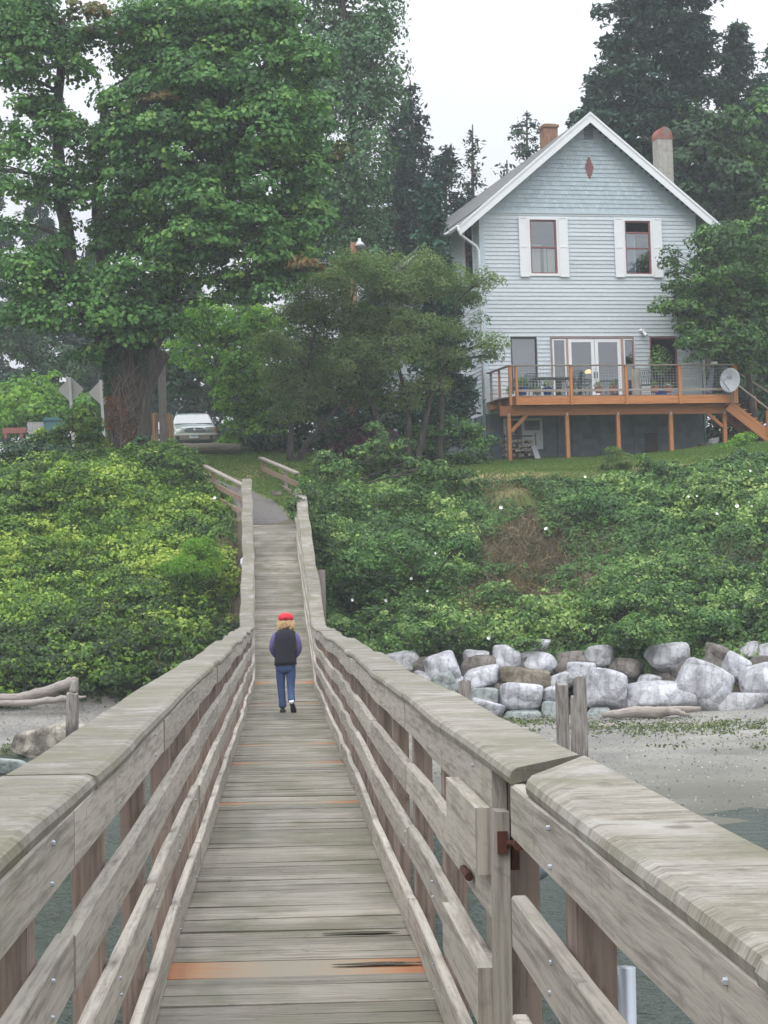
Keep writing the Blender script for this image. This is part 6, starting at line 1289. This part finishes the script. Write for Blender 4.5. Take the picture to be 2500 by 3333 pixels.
p = at(634, 1444, 73.2); car((p.x, p.y, gz(p.x, p.y)+.06), .13, 'pale green estate car parked facing the camera behind the log', cp, lowp_)
dkp = plain('dark_car_paint', (.05, .055, .065), .3, .05)
p = at(530, 1436, 79); c2 = car((p.x, p.y, gz(p.x, p.y)+.06), .5, 'dark car almost hidden behind the wooden posts and the maple trunk', dkp, dkp, False)
# ------------------------------------------------------------------ the walking person
KS = 1/212.  # metres per photo pixel where she walks
PD = 30.7
def K(px, py, dy=0.0): return at(px, py, PD) + Vector((0, dy, 0))
foot = K(925, 2319); per = thing('person', 'person in red cap, dark vest, purple sleeves and jeans walking away along the bridge', 'person', tuple(foot))
dkz = PP(PD, 0, 0).z
def skin(name, chain, mt, sub=2, root=0):
    """chain: list of (pos, r) nodes and edges -> smooth continuous surface"""
    nodes_, edges = chain; me = bpy.data.meshes.new(name); me.from_pydata([tuple(p) for p, r in nodes_], edges, [])
    me.materials.append(mt); o = bpy.data.objects.new(name, me); COL.objects.link(o); m1 = o.modifiers.new('skin', 'SKIN')
    for i, (p, r) in enumerate(nodes_):
        sv = me.skin_vertices[0].data[i]; sv.radius = (r, r) if isinstance(r, (int, float)) else r; sv.use_root = (i == root)
    m1.use_smooth_shade = True; m1.branch_smoothing = .6; m2 = o.modifiers.new('sub', 'SUBSURF'); m2.levels = sub; m2.render_levels = sub
    dg_ = bpy.context.evaluated_depsgraph_get(); ev = o.evaluated_get(dg_); nm = bpy.data.meshes.new_from_object(ev); o.modifiers.clear(); old = o.data; o.data = nm
    if not nm.materials: nm.materials.append(mt)
    for p_ in nm.polygons: p_.use_smooth = True
    setp(o, per); return o
def px2(x, y): return 780+x*.1808, 1950+y*.1808       # from the enlarged crop
def Q(x, y, dy=0): a, b = px2(x, y); return K(a, b, dy)
skinm = mat('skin', (.48, .30, .22), .6); jean = plain('blue_denim', (.055, .10, .22), .9, .25, 14); vest = plain('charcoal_fleece', (.022, .022, .032), .95, .2, 20); sleeve = plain('purple_knit', (.15, .13, .30), .95, .15, 14)
hairm = plain('blond_hair', (.62, .42, .22), .8, .35, 30); capm = plain('red_cap_cloth', (.62, .03, .05), .85, .08)
# body: pelvis root, spine, neck, head, arms, hands with fingers, legs
N_ = [(Q(830, 1120), .055), (Q(830, 1000), .075), (Q(825, 760), .10), (Q(825, 600), .10), (Q(828, 510), .05), (Q(828, 400, .03), .078), (Q(828, 320, .03), .06),
      (Q(690, 620), .055), (Q(600, 850, .02), .038), (Q(650, 1030, .12), .026), (Q(690, 1070, .16), .022),
      (Q(965, 620), .055), (Q(1055, 850, .02), .038), (Q(1000, 1030, .12), .026), (Q(960, 1070, .16), .022),
      (Q(745, 1250), .06), (Q(748, 1600, .03), .045), (Q(775, 1960, .02), .038), (Q(918, 1250), .06), (Q(925, 1570, -.02), .045), (Q(945, 1850, -.16), .038)]
E_ = [(0, 1), (1, 2), (2, 3), (3, 4), (4, 5), (5, 6), (3, 7), (7, 8), (8, 9), (9, 10), (3, 11), (11, 12), (12, 13), (13, 14), (0, 15), (15, 16), (16, 17), (0, 18), (18, 19), (19, 20)]
for hi_, s_ in ((10, 1), (14, -1)):
    b_ = N_[hi_][0]
    for j in range(5):
        i = len(N_); o_ = Vector((0, -.015+.012*j, 0)); v = Vector((s_*.035, .035+.004*j, -.012)); N_.append((b_+o_+v*.8, .009)); N_.append((b_+o_+v*1.5+Vector((0, 0, -.012)), .007)); E_ += [(hi_, i), (i, i+1)]
skin('body', (N_, E_), skinm)
skin('jeans', ([(Q(830, 1090), (.10, .08)), (Q(740, 1240), .094), (Q(738, 1420, .02), .078), (Q(748, 1610, .03), .063), (Q(765, 1800, .02), .060), (Q(778, 1975, .01), .070),
      (Q(920, 1240), .096), (Q(925, 1420), .080), (Q(922, 1580, -.02), .062), (Q(935, 1730, -.10), .058), (Q(948, 1850, -.17), .060)], [(0, 1), (1, 2), (2, 3), (3, 4), (4, 5), (0, 6), (6, 7), (7, 8), (8, 9), (9, 10)]), jean)
mb = MB(); rings = []
for (y, x0, x1, dp) in ((1330, 700, 950, .08), (1290, 662, 992, .105), (1240, 645, 1008, .118), (1180, 645, 1008, .12), (1100, 655, 1000, .11)):
    c_ = Q((x0+x1)/2, y); hw_ = (x1-x0)/2*.1808*PD/FPX; rings.append([c_+Vector((math.copysign(abs(math.cos(a))**.85, math.cos(a))*hw_, math.sin(a)*dp, 0)) for a in np.linspace(0, 6.283, 25)[:-1]])
mb.sweep(rings); mb.build('jeans_seat', jean, per, smooth=True)
mb = MB(); rings = []        # vest as lofted rings, flat hem, collar
for (y, x0, x1, dp) in ((1185, 622, 1030, .135), (1120, 626, 1026, .14), (1000, 638, 1012, .13), (850, 636, 1015, .13), (700, 630, 1018, .135), (600, 640, 1010, .12), (555, 690, 965, .10), (520, 745, 905, .075), (455, 765, 890, .07), (450, 775, 880, .06)):
    c_ = Q((x0+x1)/2, y); hw_ = (x1-x0)/2*.1808*PD/FPX; rings.append([c_+Vector((math.copysign(abs(math.cos(a))**.8, math.cos(a))*hw_, math.copysign(abs(math.sin(a))**.8, math.sin(a))*dp, 0)) for a in np.linspace(0, 6.283, 25)[:-1]])
mb.sweep(rings); mb.build('vest', vest, per, smooth=True)
for s_, xs3 in ((0, (672, 622, 588, 572, 618, 672)), (1, (982, 1036, 1066, 1078, 1030, 978))):
    ys3 = (600, 700, 800, 890, 990, 1060); dys = (0, 0, .01, .03, .08, .13); rs3 = (.058, .053, .050, .050, .043, .036)
    skin('sleeve', ([(Q(x, y, dy), r) for x, y, dy, r in zip(xs3, ys3, dys, rs3)], [(k, k+1) for k in range(5)]), sleeve)
hd = Q(828, 385, .03)
mb = MB(); rings = []
for f in np.linspace(0, 1, 9):
    a = -math.pi/2+math.pi*f*.98+.03; rings.append([hd+Vector((math.cos(b_)*math.cos(a)*.112, math.sin(b_)*math.cos(a)*.12+.02, math.sin(a)*.125-.0)) for b_ in np.linspace(0, 6.283, 21)[:-1]])
mb.sweep(rings)
P, N = ball(tuple(hd+Vector((0, -.02, -.035))), .135, .12, .11, 1500); keep = (P[:, 2] < hd.z+.07) & ((P[:, 1] < hd.y+.08)); P, N = P[keep], N[keep]
# locks of hair: many overlapping curved strands as one mesh
for k in range(420):
    a = RNG.uniform(-3.4, .26); r0 = RNG.uniform(.07, .10); st_ = hd+Vector((math.cos(a)*r0, math.sin(a)*r0+.01, .015+RNG.uniform(-.03, .02))); pts = []
    ln = RNG.uniform(.11, .165)*(1.0 if abs(math.cos(a)) > .5 else .72)
    for j in range(5):
        f = j/4; rr_ = r0-.012+.036*math.sin(f*2.4)+.016*RNG.normal()*.5; pts.append(Vector((hd.x+math.cos(a+.15*math.sin(f*5+k))*rr_*1.04, hd.y+.01+math.sin(a)*rr_, st_.z-ln*f)))
    mb.tube(pts, [.009, .012, .012, .010, .004], 4, 0, random.random(), caps=False)
mb.build('hair', hairm, per, smooth=True)
ct = Q(830, 335, .03); mb = MB(); rings = []
for z_, r in ((-.035, .118), (.0, .120), (.03, .112), (.055, .092), (.072, .058), (.080, .006)): rings.append([ct+Vector((math.cos(b_)*r, math.sin(b_)*r*1.1+.01, z_)) for b_ in np.linspace(0, 6.283, 25)[:-1]])
mb.sweep(rings); mb.hexa([ct+Vector((x, y, z)) for z in (-.03, -.02) for x, y in ((-.075, .10), (.075, .10), (.055, .19), (-.055, .19))]); cap_ = mb.build('cap', capm, per, smooth=True)
mb = MB(); mb.tube([ct+Vector((math.cos(a)*.035, -.130, -.026+.026*math.sin(a))) for a in np.linspace(0, 3.14, 9)], .004, 4); mb.build('cap_strap', plain('dark_red', (.20, .02, .03), .8), cap_)
shoe = plain('black_shoe', (.02, .02, .022), .6); 
mb = MB(); a = Q(772, 2015); mb.sweep([[a+Vector((x*w_, y, z)) for x, z in ((-1, -.035), (-1, .01), (-.6, h), (.6, h), (1, .01), (1, -.035))] for y, w_, h in ((-.05, .030, .03), (-.03, .036, .05), (.05, .038, .045), (.14, .042, .02), (.19, .03, .0))]); mb.build('shoe', shoe, per, smooth=True)
mb = MB(); h_ = Q(950, 1850, -.19); t_ = Q(985, 2035, -.10); d_ = (t_-h_).normalized(); sd_ = Vector((1, 0, 0)); nn_ = d_.cross(sd_).normalized(); Ls = (t_-h_).length
mb.sweep([[h_+d_*f*Ls+sd_*x*w_+nn_*z for x, z in ((-1, -.025), (-1, .02), (1, .02), (1, -.025))] for f, w_ in ((-.02, .026), (.05, .035), (.35, .034), (.7, .045), (.93, .042), (1.0, .028))]); sh_ = mb.build('shoe', shoe, per, smooth=False, bevel=.01)
mb = MB(); mb.lathe(h_-d_*.0-nn_*.0, [(.001, -.01), (.035, .0), (.038, .03), (.001, .032)], 10, ax=-d_); mb.build('shoe_heel', M['white'], sh_)
mb = MB(); mb.sweep([[a+Vector((x*w_, y, z)) for x, z in ((-1, -.052), (-1, -.033), (1, -.033), (1, -.052))] for y, w_ in ((-.055, .032), (.0, .04), (.14, .045), (.195, .03))]); mb.build('shoe_sole', M['white'], per)

# ------------------------------------------------------------------ thin sea haze, one closed box round the whole scene
mb = MB(); mb.box((0, 60, 22), 420, 330, 80)
hz = mb.build('haze', []); hz['kind'] = 'stuff'
q = bpy.data.materials.new('haze_air'); q.use_nodes = True; t = q.node_tree; t.nodes.remove(t.nodes['Principled BSDF'])
v = t.nodes.new('ShaderNodeVolumePrincipled'); v.inputs['Density'].default_value = .0008; v.inputs['Color'].default_value = (.92, .95, 1, 1); v.inputs['Anisotropy'].default_value = .2
t.links.new(v.outputs[0], t.nodes['Material Output'].inputs['Volume']); hz.data.materials.append(q); SC.cycles.volume_bounces = 1
